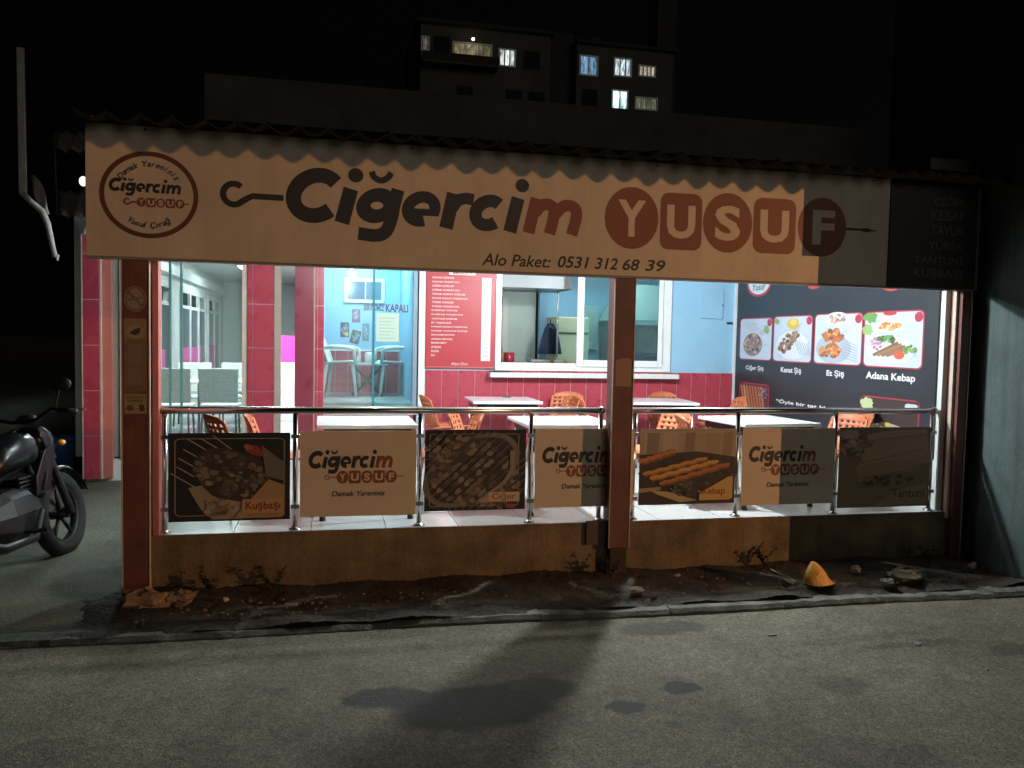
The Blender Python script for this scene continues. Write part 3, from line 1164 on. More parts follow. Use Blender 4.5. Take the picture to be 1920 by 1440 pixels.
for x in (-1.2, .6, 2.5, 4.4):
    B(x, x + .02, SY - .003, SY + .004, 2.80, 2.812).build('screw', M_black, sg)

# ------------------------------------------------------------------ railings and hanging panels
def railing(x0, x1, posts, label, elbows):
    t = thing('railing', label, 'railing', ((x0 + x1) / 2, 0.02, 0))
    MB().tube([(x0, .02, .885), (x1, .02, .885)], .026, n=14).build('handrail', M_steel, t, smooth=True)
    for x in posts:
        p = MB().tube([(x, .02, 0.0), (x, .02, .862)], .019, n=12).build('post', M_steel, t, smooth=True)
        MB().lathe([(.045, 0), (.045, .006), (.024, .014), (.022, .02)], (x, .02, .001), n=16).build('flange', M_steel, p, smooth=True)
        for z in (.16, .68):
            B(x - .03, x + .03, -.012, .0, z, z + .03).build('clamp', M_steel, p, bevel=.003)
    for x in elbows:
        MB().blob((x, .02, .885), .035, .035, .035, n=12, k=8, jit=0).build('end_cap', M_steel, t, smooth=True)
    return t


railing(-1.13, 2.17, [-1.105, -.2, .72, 1.59, 2.165], 'stainless steel railing on the terrace edge left of the middle column', [2.165])
railing(2.375, 5.27, [2.45, 3.365, 4.28, 5.235], 'stainless steel railing on the terrace edge right of the middle column', [5.25])

PY = -0.016


def panel(x0, x1, z0, z1, name, label, bgcol, drawer, tilt=0.0):
    t = thing(name, label, 'banner', ((x0 + x1) / 2, PY, z0), 'printed panels hung on the railing')
    MB().box(x0, x1, PY, PY + .004, z0, z1).build('sheet', mat('sheet_%s' % name + str(round(x0, 1)), bgcol, .45, var=.06), t)
    W, H = x1 - x0, z1 - z0
    a = Art(lambda u, v, d: (x0 + u * W, PY - d, z0 + v * H))
    drawer(a, W, H)
    a.build('print', t)
    return t


BLK = (.018, .015, .014)
CH = (0.66, 0.55, 0.44)


def meats(a, cu, cv, ru, rv, rot, n, cols, size, asp=.65):
    for i in range(n):
        an = random.uniform(0, 2 * PI)
        q = math.sqrt(random.random())
        x, y = ru * q * math.cos(an), rv * q * math.sin(an)
        u, v = cu + x * math.cos(rot) - y * math.sin(rot), cv + x * math.sin(rot) + y * math.cos(rot)
        s = size * random.uniform(.6, 1.3)
        c = random.choice(cols)
        k = random.uniform(.7, 1.25)
        a.ell(u, v, s, s * asp * 1.3, tuple(min(1, e * k) for e in c), rot=rot + random.uniform(-.5, .5), n=8, jit=.2)


def art_kusbasi(a, W, H):
    a.frame(.05, .955, .06, .94, .05, .009, (.3, .26, .22))
    a.poly([(.16, .38), (.2, .28), (.28, .1), (.36, .02), (.6, .02), (.66, .2), (.3, .42)], (.33, .27, .2))
    for (p, q) in (((.07, .62), (.32, .42)), ((.08, .72), (.36, .5)), ((.12, .82), (.42, .58)), ((.16, .93), (.48, .66)), ((.26, .94), (.55, .7)), ((.36, .97), (.6, .72)), ((.02, .55), (.25, .36))):
        a.line([p, q], .012, (.34, .3, .26))
    a.ell(.52, .52, .36, .27, (.05, .035, .028), rot=-.65, jit=.05)
    meats(a, .52, .52, .33, .23, -.65, 120, [(.16, .12, .09), (.1, .075, .06), (.24, .19, .15), (.07, .05, .04), (.2, .14, .1)], .03)
    a.ell(.7, .8, .09, .05, (.3, .045, .035), rot=-.6, jit=.1)
    a.ell(.65, .84, .04, .03, (.4, .12, .1), rot=-.6)
    a.poly([(.76, .86), (.95, .66), (.95, .45), (.8, .5)], (.16, .14, .12))
    meats(a, .42, .16, .12, .1, 0, 40, [(.3, .25, .18), (.2, .15, .1), (.36, .3, .22)], .03)
    a.poly([(.53, .03), (.82, .47), (.955, .40), (.955, .06), (.93, .03)], (.42, .27, .13))
    a.rrect(.60, .94, .09, .245, .015, (.52, .31, .14))
    a.text('Kuşbaşı', .63, .92, .10, .22, (.18, .03, .02), bold=.02)
    a.text('nefis kuşbaşı', .64, .9, .05, .078, (.2, .08, .05), bold=.0)


def art_logo(a, W, H):
    k = 1
    sc = (.73 / 2.2, .27 / .5)
    logo_word(a, range(8), lambda u, v: (.07 + (u + .27) * sc[0], .565 + (v - 2.24) * sc[1]), sc, (INK, BROWN))
    a.frame(.21, .25, .435, .49, .012, .008, BROWN)
    a.line([(.25, .462), (.90, .462)], .011, BROWN)
    yusuf(a, [(.31 + i * .105, .41 + i * .105, .385, .535) for i in range(5)], BROWN, CH)
    a.text('Damak Yareniniz', .27, .73, .235, .30, INK, bold=.012, shear=.2)


def art_ciger(a, W, H):
    a.frame(.045, .93, .05, .95, .03, .009, (.3, .26, .23))
    a.ell(.46, .5, .56, .36, (.22, .18, .145), rot=.75)
    a.ell(.46, .5, .5, .31, (.045, .035, .03), rot=.75)
    for i in range(17):
        off = -.62 + i * .078
        c0 = Vector((.46 - off * .70, .5 + off * .70))
        dr = Vector((.66, .75))
        hl = .52 * math.sqrt(max(.05, 1 - (off / .72) ** 2))
        p, q = c0 - dr * hl, c0 + dr * hl
        p = (min(.99, max(.01, p.x)), min(.98, max(.02, p.y)))
        q = (min(.99, max(.01, q.x)), min(.98, max(.02, q.y)))
        a.line([p, q], .01, (.2, .17, .14))
        n = 13
        for j in range(n):
            t = .12 + .76 * j / n
            u, v = p[0] + (q[0] - p[0]) * t, p[1] + (q[1] - p[1]) * t
            if random.random() < .92:
                c = random.choice([(.12, .085, .065), (.2, .15, .115), (.07, .05, .04), (.27, .22, .17)])
                a.ell(u, v, .042, .03, c, rot=.85 + random.uniform(-.4, .4), n=8, jit=.2)
    a.line([(.86, .74), (.86, .5), (.78, .34), (.62, .2), (.52, .12)], .05, (.3, .25, .21), .03)
    a.poly([(.52, .1), (.66, .22), (.94, .22), (.94, .1)], (.45, .32, .22))
    a.rrect(.63, .935, .115, .225, .01, (.6, .47, .35))
    a.text('Ciğer', .66, .90, .115, .215, (.35, .06, .03), bold=.015)
    a.ell(.85, .05, .06, .03, (.35, .08, .06), jit=.15)


def art_kebap(a, W, H):
    a.poly([(0, .62), (1, .62), (1, 1), (0, 1)], (.38, .31, .24))
    a.frame(.05, .93, .05, .96, .03, .009, (.5, .42, .34))
    for (u, w, c) in ((.12, .12, (.25, .2, .16)), (.5, .1, (.26, .2, .16)), (.3, .16, (.44, .37, .3)), (.74, .16, (.36, .28, .19)), (.9, .1, (.3, .22, .15))):
        a.poly([(u - w / 2, .6), (u + w / 2, .6), (u + w / 2 + .02, .95), (u - w / 2 + .02, .95)], c)
    a.poly([(0, .0), (1, 0), (1, .62), (.6, .7), (.0, .66)], (.045, .03, .024))
    meats(a, .5, .4, .5, .2, 0, 60, [(.06, .045, .035), (.1, .08, .06), (.03, .02, .02)], .035)

    def kebab(p, q, w, c):
        n = 16
        pts = [(p[0] + (q[0] - p[0]) * i / n, p[1] + (q[1] - p[1]) * i / n + .008 * math.sin(i * 1.9)) for i in range(n + 1)]
        a.line(pts, w, (c[0] * .55, c[1] * .5, c[2] * .5))
        a.line([(x, y + w * .12) for x, y in pts], w * .66, c)
        for x, y in pts:
            a.ell(x, y + w * .18, .02, w * .22, (min(1, c[0] * 1.3), min(1, c[1] * 1.35), c[2] * 1.2), rot=.5, n=8)
    kebab((.0, .56), (.36, .70), .085, (.42, .16, .06))
    kebab((.05, .40), (.68, .60), .07, (.5, .25, .08))
    kebab((.12, .34), (.80, .56), .075, (.55, .30, .09))
    kebab((.22, .27), (.92, .52), .075, (.42, .15, .06))
    a.poly([(0, .22), (.22, .24), (.22, .2), (0, .16)], (.36, .28, .2))
    a.poly([(.1, .2), (.3, .17), (.6, .05), (.42, .03), (.18, .14)], (.5, .38, .2))
    meats(a, .45, .2, .2, .08, -.3, 36, [(.12, .12, .11), (.05, .05, .05), (.2, .19, .18)], .018)
    a.poly([(.62, .05), (.62, .13), (.70, .2), (.92, .36), (.97, .36), (.97, .07), (.93, .05)], (.62, .40, .14))
    a.text('Kebap', .65, .89, .10, .22, (.22, .03, .02), bold=.014)


def art_tantuni(a, W, H):
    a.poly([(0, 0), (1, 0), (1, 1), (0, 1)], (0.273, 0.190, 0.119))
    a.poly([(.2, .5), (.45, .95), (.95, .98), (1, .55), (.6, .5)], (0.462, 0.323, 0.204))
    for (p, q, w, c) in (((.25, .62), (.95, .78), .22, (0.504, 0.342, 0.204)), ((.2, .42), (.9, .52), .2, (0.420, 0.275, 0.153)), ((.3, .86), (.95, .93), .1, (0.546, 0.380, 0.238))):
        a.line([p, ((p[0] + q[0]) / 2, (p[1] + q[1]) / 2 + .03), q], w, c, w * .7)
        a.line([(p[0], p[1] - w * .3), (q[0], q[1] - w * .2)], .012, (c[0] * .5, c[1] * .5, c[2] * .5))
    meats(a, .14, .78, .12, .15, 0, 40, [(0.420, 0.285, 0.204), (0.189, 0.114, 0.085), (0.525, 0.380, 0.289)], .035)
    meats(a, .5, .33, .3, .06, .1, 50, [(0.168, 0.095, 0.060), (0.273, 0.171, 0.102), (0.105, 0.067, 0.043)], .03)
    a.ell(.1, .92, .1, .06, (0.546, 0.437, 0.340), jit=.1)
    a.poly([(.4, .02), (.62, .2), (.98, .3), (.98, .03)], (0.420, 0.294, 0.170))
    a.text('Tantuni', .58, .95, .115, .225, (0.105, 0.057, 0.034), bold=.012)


panel(-1.075, -.235, .085, .725, 'food_poster', 'dark panel with meat skewers on a plate reading Kuşbaşı, leftmost on railing', BLK, art_kusbasi)
panel(-.165, .69, .095, .735, 'logo_poster', 'cream Ciğercim Yusuf logo panel between the Kuşbaşı and Ciğer panels', CH, art_logo)
panel(.755, 1.545, .115, .74, 'food_poster', 'dark panel with many thin liver skewers reading Ciğer', BLK, art_ciger)
panel(1.62, 2.44, .12, .745, 'logo_poster', 'cream Ciğercim Yusuf logo panel partly hidden behind the middle column', CH, art_logo)
panel(2.49, 3.335, .12, .74, 'food_poster', 'panel with long orange kebabs on black reading Kebap', BLK, art_kebap)
panel(3.395, 4.255, .095, .74, 'logo_poster', 'cream Ciğercim Yusuf logo panel between the Kebap and Tantuni panels, half shaded', CH, art_logo)
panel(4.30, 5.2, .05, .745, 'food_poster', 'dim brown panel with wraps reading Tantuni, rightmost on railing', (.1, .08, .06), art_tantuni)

# ------------------------------------------------------------------ stickers on the left column
t = thing('no_smoking_sticker', 'round pale no smoking sticker high on the left column', 'sticker', (-1.262, -.147, 1.7))
a = Art(lambda u, v, d: (-1.262 + u, -.1455 - d, 1.665 + v))
a.ell(0, 0, .072, .088, (.33, .27, .2))
a.ring(0, 0, .066, .082, .012, (.24, .1, .07))
a.line([(-.05, .055), (.05, -.055)], .016, (.24, .1, .07))
a.line([(-.045, -.01), (.045, .012)], .016, (.2, .17, .13))
a.build('print', t)
t = thing('hygiene_notice', 'tall faded notice with a cap drawing on the left column', 'notice', (-1.262, -.147, 1.2))
a = Art(lambda u, v, d: (-1.262 + u, -.1455 - d, 1.27 + v))
a.poly([(-.072, -.24), (.072, -.24), (.072, .26), (-.072, .26)], (.24, .145, .095))
a.poly([(-.072, .12), (.072, .12), (.072, .26), (-.072, .26)], (.31, .22, .15))
a.ell(0, .17, .058, .05, (.37, .28, .2))
a.poly([(-.04, .16), (.0, .19), (.035, .2), (.03, .165), (0, .145)], (.06, .04, .03))
a.rrect(-.045, .045, -.06, .09, .01, (.26, .17, .12))
a.ell(0, -.14, .05, .07, (.26, .17, .13), jit=.1)
for i in range(5):
    a.line([(-.06, -.2 - i * .008), (.06 - .01 * (i % 2), -.2 - i * .008)], .003, (.12, .07, .05))
a.build('print', t)
t = thing('camera_notice', 'small yellowish notice with line drawings under the tall one', 'notice', (-1.262, -.147, .95))
a = Art(lambda u, v, d: (-1.262 + u, -.1455 - d, .945 + v))
a.poly([(-.072, -.068), (.072, -.068), (.072, .068), (-.072, .068)], (.34, .26, .15))
a.text('DİKKAT', -.06, .06, .035, .058, (.1, .06, .04))
a.text('KAMERA', -.05, .05, .012, .03, (.1, .06, .04))
a.ell(-.035, -.03, .025, .02, (.12, .08, .05), jit=.2)
a.ell(.04, -.028, .02, .025, (.08, .05, .04), jit=.2)
a.build('print', t)
t = thing('paper_notice', 'blank tan paper notice stuck on the middle column', 'notice', (2.28, -.147, 1.2))
a = Art(lambda u, v, d: (2.283 + u, -.1455 - d, 1.2 + v))
a.poly([(-.066, -.11), (.066, -.11), (.066, .10), (.03, .112), (-.02, .108), (-.035, .095), (-.066, .10)], (.36, .2, .14))
a.build('print', t)

# ------------------------------------------------------------------ red menu board
mnb = thing('menu_board', 'red menu board with white dish list and price strip on the back wall', 'menu board', (1.63, WY - .03, 1.07))
B(1.2, 2.055, WY - .035, WY - .001, 1.07, 2.44).build('board', mat('red_menu_sheet', (.40, .03, .04), .4, var=.06), mnb, bevel=.003)
a = Art(lambda u, v, d: (u, WY - .035 - d, v))
rows = ['ADANA DÜRÜM', 'ADANA PORSİYON', 'CİĞER DÜRÜM', 'CİĞER PORSİYON', 'TAVUK KANAT DÜRÜM', 'TAVUK KANAT PORSİYON', 'YÜREK DÜRÜM', 'YÜREK PORSİYON', 'KUŞBAŞI DÜRÜM', 'KUŞBAŞI PORSİYON', 'TANTUNİ DÜRÜM', 'ET TANTUNİ', 'KARIŞIK IZGARA PORSİYON', 'KARIŞIK TANTUNİ DÜRÜM', 'ŞALGAM BÜYÜK', 'AYRAN BÜYÜK', 'MEŞRUBAT', 'AYRAN', 'SODA', 'SU']
for i, r_ in enumerate(rows):
    z = 2.155 - i * .0495
    a.text(r_, 1.265, 1.265 + min(.44, .024 * len(r_)), z, z + .026, (.8, .74, .72), bold=.012)
a.poly([(1.88, 1.165), (1.995, 1.165), (1.995, 2.18), (1.88, 2.18)], (.75, .75, .78))
for i in range(20):
    z = 2.155 - i * .0495
    a.text(random.choice(('120', '90', '150', '60', '180')), 1.91, 1.965, z, z + .026, (.3, .3, .34), bold=.0)
    a.line([(1.88, z - .012), (1.995, z - .012)], .003, (.5, .5, .55))
a.rrect(1.47, 1.80, 2.205, 2.25, .01, (.7, .66, .64))
a.text('MENÜ', 1.52, 1.75, 2.212, 2.243, (.3, .05, .05), bold=.02)
a.text('Afiyet Olsun', 1.51, 1.72, 1.10, 1.145, (.8, .7, .68), bold=.0, shear=.3)
a.line([(1.2, 1.085), (2.05, 1.085)], .004, (.7, .4, .4))
a.build('print', mnb)

# ------------------------------------------------------------------ black banner on the right wall
bn = thing('food_banner', 'large black banner with four square food photos on the right side wall', 'banner', (5.28, 1.9, 0.5))
B(5.284, 5.30, .06, WY - .06, 0.45, 2.46).build('sheet', mat('black_banner', (.022, .028, .036), .38, var=.12, vscale=1.5), bn)
BP = lambda u, v, d: (5.284 - d, u, v)


def food(name, y0, y1, z0, z1, kind):
    Wd, H = y0 - y1, z1 - z0
    a = Art(lambda u, v, d: BP(y0 - u * Wd, z0 + v * H, d))
    random.seed(kind * 11 + 3)
    a.poly(rr(-.02, 1.02, -.025, 1.025, .09), (.4, .03, .05))
    a.poly(rr(0, 1, 0, 1, .08), (.5, .58, .70))
    for i in range(14):
        a.line([(random.uniform(.02, .5), random.uniform(.05, .95)), (random.uniform(.5, .98), random.uniform(.05, .95))], .02, random.choice([(.42, .5, .62), (.6, .66, .75), (.36, .44, .56)]))
    a.ell(.93, .9, .07, .09, (.36, .04, .07))
    if kind == 1:
        a.ell(.42, .36, .36, .34, (.55, .6, .66))
        a.ell(.42, .36, .31, .29, (.22, .2, .2))
        meats(a, .42, .38, .26, .24, 0, 60, [(.22, .1, .07), (.35, .2, .14), (.12, .07, .06), (.5, .35, .28)], .04)
        for i in range(5):
            a.line([(.1 + .08 * i, .95), (.45 + .08 * i, .6)], .012, (.3, .3, .3))
        a.ell(.85, .72, .08, .1, (.25, .35, .12), jit=.2)
    elif kind == 2:
        a.ell(.5, .36, .42, .32, (.66, .7, .76))
        a.ell(.52, .84, .16, .13, (.62, .42, .06), jit=.1)
        a.ell(.52, .88, .09, .07, (.7, .55, .15), jit=.15)
        meats(a, .4, .42, .32, .15, .7, 70, [(.2, .1, .07), (.3, .17, .11), (.12, .07, .05), (.38, .24, .16)], .045)
        for i in range(6):
            a.line([(.55 + .07 * i, .5 - .02 * i), (.75 + .05 * i, .15)], .012, (.25, .28, .33))
        a.ell(.08, .9, .07, .06, (.2, .3, .1), jit=.2)
    elif kind == 3:
        a.ell(.48, .92, .24, .13, (.66, .66, .68))
        meats(a, .48, .91, .2, .09, 0, 36, [(.45, .35, .3), (.25, .2, .2), (.6, .55, .5), (.5, .2, .15)], .03)
        a.ell(.42, .3, .38, .3, (.38, .42, .5))
        meats(a, .42, .56, .2, .14, 0, 50, [(.5, .17, .06), (.36, .12, .05), (.6, .28, .1), (.25, .08, .04)], .05)
        meats(a, .36, .26, .22, .13, 0, 50, [(.5, .17, .06), (.36, .12, .05), (.62, .3, .12), (.22, .08, .04)], .05)
        for i in range(7):
            a.line([(.62, .5 - .06 * i), (.95, .36 - .05 * i)], .012, (.25, .3, .4))
    elif kind == 4:
        a.ell(.1, .92, .14, .1, (.12, .28, .08), jit=.25)
        a.ell(.05, .68, .1, .1, (.25, .4, .14), jit=.25)
        a.ell(.45, .74, .24, .11, (.7, .7, .72))
        meats(a, .45, .74, .19, .075, 0, 50, [(.62, .3, .1), (.5, .2, .06), (.65, .42, .2)], .03)
        a.ell(.45, .98, .12, .04, (.4, .05, .05))
        a.ell(.48, .3, .42, .26, (.6, .66, .74))
        meats(a, .22, .42, .09, .12, 0, 26, [(.5, .3, .4), (.62, .45, .55), (.35, .12, .22)], .03)
        meats(a, .42, .50, .16, .06, 0, 26, [(.1, .2, .06), (.15, .28, .1), (.06, .12, .04)], .04)
        for i in range(4):
            a.line([(.18 + .08 * i, .2 + .0 * i), (.62 + .06 * i, .44 - .03 * i)], .06, random.choice([(.25, .13, .08), (.3, .16, .09), (.2, .1, .06)]))
        a.ell(.64, .22, .09, .08, (.55, .1, .06))
        meats(a, .82, .32, .1, .06, .4, 20, [(.1, .22, .06), (.2, .32, .1)], .035)
    elif kind == 5:
        a.poly([(0, 0), (1, 0), (1, 1), (0, 1)], (.09, .035, .05))
        for i in range(8):
            a.line([(.05 + i * .1, .95), (.3 + i * .09, .0)], .06, random.choice([(.5, .2, .08), (.42, .15, .06), (.6, .3, .13)]))
        meats(a, .8, .8, .16, .16, 0, 30, [(.3, .25, .3), (.15, .1, .12)], .03)
    else:
        a.poly([(0, 0), (1, 0), (1, 1), (0, 1)], (.045, .03, .03))
        a.ell(.1, .86, .12, .12, (.45, .55, .3), jit=.2)
        a.rrect(.78, .99, .82, .95, .05, (.55, .6, .62))
        a.ell(.5, .2, .46, .3, (.45, .55, .7))
        meats(a, .5, .34, .3, .15, 0, 50, [(.5, .42, .15), (.6, .5, .2), (.4, .25, .1), (.3, .35, .12)], .05)
    a.build('food_photo', bn, .4)


food('p', 3.63, 2.86, 1.25, 1.755, 1)
food('p', 2.80, 2.01, 1.25, 1.765, 2)
food('p', 1.94, 1.13, 1.25, 1.77, 3)
food('p', 1.075, .25, 1.25, 1.77, 4)
food('p', 3.60, 2.88, .45, .935, 5)
food('p', 1.08, .26, .47, .94, 6)
random.seed(21)
a = Art(lambda u, v, d: BP(-u, v, d))
for (s_, y0, y1, z0, z1) in (('Ciğer Şiş', 3.46, 3.02, 1.10, 1.17), ('Kanat Şiş', 2.62, 2.19, 1.10, 1.18), ('Et Şiş', 1.70, 1.39, 1.10, 1.18), ('Adana Kebap', 1.03, .32, 1.10, 1.19), ('"Öyle bir tat ki', 2.70, 1.70, .735, .795)):
    a.text(s_, -y0, -y1, z0, z1, (.8, .8, .8), bold=.022)
a.build('captions', bn, .4)
a = Art(lambda u, v, d: BP(-u, v, d))
pts = [(-3.52, 2.46), (-3.2 - .3, 2.2)] + [(-3.2 + .3 * math.cos(R(180 + i * 9)), 2.2 + .17 * math.sin(R(180 + i * 9))) for i in range(21)] + [(-2.88, 2.46)]
a.poly(pts, (.45, .03, .05))
a.poly([(-3.2 + (p[0] + 3.2) * .86, 2.24 + (p[1] - 2.24) * .86) for p in pts], (.6, .72, .76))
a.text('Yusuf', -3.36, -3.04, 2.11, 2.19, (.1, .1, .1), bold=.02, shear=.2)
a.build('badge', bn, .4)
for u, v, w_, h_ in ((-.7, 2.02, .13, .05), (-2.0, 2.1, .12, .04)):
    a = Art(lambda u, v, d: BP(-u, v, d))
    a.ell(u, v, w_, h_, (.45, .06, .06))
    a.build('price_badge', bn, .4)

# ------------------------------------------------------------------ terrace tables
def make_table(w, d):
    t = thing('terrace_table', 'x', 'table', (0, 0, 0), 'white terrace tables')
    B(-w / 2, w / 2, -d / 2, d / 2, .722, .752).build('table_top', M_laminate, t, bevel=.006)
    ap = MB()
    ap.box(-w / 2 + .05, w / 2 - .05, -d / 2 + .05, -d / 2 + .08, .66, .7215)
    ap.box(-w / 2 + .05, w / 2 - .05, d / 2 - .08, d / 2 - .05, .66, .7215)
    ap.box(-w / 2 + .05, -w / 2 + .08, -d / 2 + .08, d / 2 - .08, .66, .7215)
    ap.box(w / 2 - .08, w / 2 - .05, -d / 2 + .08, d / 2 - .08, .66, .7215)
    ap.build('apron', M_blackmetal, t)
    for sx in (-1, 1):
        for sy in (-1, 1):
            x, y = sx * (w / 2 - .07), sy * (d / 2 - .07)
            l_ = MB().tube([(x, y, .71), (x + sx * .02, y + sy * .02, .02)], .016, n=10).build('leg', M_chrome, t, smooth=True)
            MB().tube([(x + sx * .02, y + sy * .02, .03), (x + sx * .021, y + sy * .021, .0)], .022, n=10, r1=.026).build('foot', M_black, l_)
    return t


tb = make_table(.78, .78)
spots = [(.34, .62, 0.0, 'white table just behind the leftmost logo panel'), (2.0, .58, 0.0, 'white table behind the railing at the middle column'), (3.88, .62, .10, 'white table behind the half-shaded logo panel, nearest the right'),
         (2.0, 3.02, -.03, 'white table by the back wall under the menu board and window corner'), (3.86, 2.92, -.12, 'white table by the back wall below the kitchen window, right of middle column')]
for i, (x, y, rz, lab) in enumerate(spots):
    o = tb if i == 0 else copy_tree(tb)
    o.location = (x, y, 0)
    o.rotation_euler = (0, 0, rz)
    o['label'] = lab


def make_chair(name, shell, legm, label, group, holes=True, arms=False, plastic_legs=False):
    """seat front towards -y, back at +y"""
    t = thing(name, label, 'chair', (0, 0, 0), group)
    # seat: dished grid
    n = 8
    q = MB()
    vs = []
    for j in range(n + 1):
        for i in range(n + 1):
            u, v = i / n * 2 - 1, j / n * 2 - 1
            w = .215 + .01 * (1 - v)
            x = u * w
            y = v * .21
            z = .445 + .022 * u * u - .012 * v - (.03 if v < -.9 else 0)
            vs.append((x, y, z))
    fs = [(j * (n + 1) + i, j * (n + 1) + i + 1, (j + 1) * (n + 1) + i + 1, (j + 1) * (n + 1) + i) for j in range(n) for i in range(n)]
    q.add(vs, fs).build('seat', shell, t, smooth=True, solid=.012, recalc=False)
    # back: curved, tapered, with rows of openings
    q = MB()
    nu, nv = 13, 16
    vs = []
    for j in range(nv + 1):
        for i in range(nu + 1):
            u, v = i / nu * 2 - 1, j / nv
            w = .21 - .025 * v + .01 * math.sin(PI * v)
            if v > .86:
                w -= .05 * ((v - .86) / .14) ** 2
            x = u * w
            y = .19 + .13 * v - .045 * u * u
            z = .44 + .365 * v - (.02 * u * u if v > .9 else 0)
            vs.append((x, y, z))
    fs = []
    for j in range(nv):
        for i in range(nu):
            if holes and 6 <= j <= 13 and i % 2 == 1 and j % 2 == 0 and 1 <= i <= nu - 2:
                continue
            fs.append((j * (nu + 1) + i, j * (nu + 1) + i + 1, (j + 1) * (nu + 1) + i + 1, (j + 1) * (nu + 1) + i))
    q.add(vs, fs).build('backrest', shell, t, smooth=True, solid=.012, recalc=False)
    if arms:
        for s in (-1, 1):
            MB().tube([(s * .20, .25, .64), (s * .235, .1, .665), (s * .24, -.1, .655), (s * .235, -.19, .63), (s * .225, -.205, .45)], [.022, .026, .026, .024, .02], n=8).build('armrest', shell, t, smooth=True)
    for sx in (-1, 1):
        for sy in (-1, 1):
            top = (sx * .19, sy * .17, .44)
            bot = (sx * .225, sy * .225, 0.0)
            MB().tube([top, bot], .026 if plastic_legs else .012, n=8, r1=.018 if plastic_legs else .011).build('leg', legm, t, smooth=True)
    return t


ch = make_chair('plastic_chair', M_orange, M_chrome, 'x', 'orange terrace chairs')
CH_SPOTS = [(-.30, .62, 90, 'orange chair at the left end of the leftmost terrace table'), (-.62, .75, 120, 'orange chair by the railing post, half hidden behind the leftmost logo panel'),
            (1.02, .72, -92, 'orange chair between the two left front tables, turned to leftmost table'), (1.38, .95, 70, 'orange chair behind the Ciğer panel, turned to the middle table'),
            (1.36, 2.95, 100, 'orange chair under the red menu board, left of the back table'), (2.58, 2.98, -80, 'orange chair right of the back table under the window'),
            (2.86, 3.35, -20, 'orange chair alone against the red tiles under the window'), (3.16, 2.95, 88, 'orange chair just left of the middle column against the tiles'),
            (4.62, 2.85, -95, 'orange chair right of the back right table near the wall corner'), (4.25, 3.42, 0, 'orange chair between the back right table and the tiles'),
            (2.98, .85, -70, 'orange chair just right of the middle column behind the Kebap panel'), (3.38, .55, 80, 'orange chair left of the right front table behind the Kebap panel'),
            (4.60, .55, -70, 'orange chair right of the right front table above the half-shaded panel'), (4.95, .95, -110, 'orange chair nearest the black food banner')]
for i, (x, y, a_, lab) in enumerate(CH_SPOTS):
    o = ch if i == 0 else copy_tree(ch)
    o.location = (x, y, 0)
    o.rotation_euler = (0, 0, R(a_))
    o['label'] = lab
tag(B(2.06, 2.16, 3.28, 3.34, .753, .765).build('phone', M_black, bevel=.003), 'small black phone lying on the back table', 'phone')
# napkin on the left front back chair
# ------------------------------------------------------------------ salon furniture
FZ = .63
wc = make_chair('white_armchair', M_whiteplastic, M_whiteplastic, 'white plastic armchair left of the salon table', 'white salon armchairs', holes=False, arms=True, plastic_legs=True)
wc.location = (.24, 5.15, FZ)
wc.rotation_euler = (0, 0, R(80))
w2 = copy_tree(wc)
w2.location = (.93, 5.25, FZ)
w2.rotation_euler = (0, 0, R(-82))
w2['label'] = 'white plastic armchair right of the salon table behind tinted glass'
t = thing('salon_table', 'small white table with dark crossed legs inside the salon', 'table', (.58, 5.25, FZ))
B(.32, .84, 4.99, 5.51, FZ + .42, FZ + .445).build('table_top', M_laminate, t, bevel=.004)
for s in (-1, 1):
    MB().tube([(.58 - s * .2, 5.05, FZ), (.58 + s * .2, 5.05, FZ + .42)], .014, n=8).build('leg', M_blackmetal, t)
    MB().tube([(.58 - s * .2, 5.45, FZ), (.58 + s * .2, 5.45, FZ + .42)], .014, n=8).build('leg', M_blackmetal, t)
tag(MB().lathe([(.05, 0), (.055, .02), (.055, .12), (.04, .15)], (.60, 5.2, FZ + .446), n=14).build('napkin_holder', M_white, smooth=True), 'white napkin dispenser on the salon table', 'dispenser')
tag(MB().lathe([(.018, 0), (.02, .06), (.01, .08), (.012, .1)], (.45, 5.15, FZ + .446), n=12).build('salt_shaker', M_white, smooth=True), 'small pale shaker on the salon table', 'shaker')
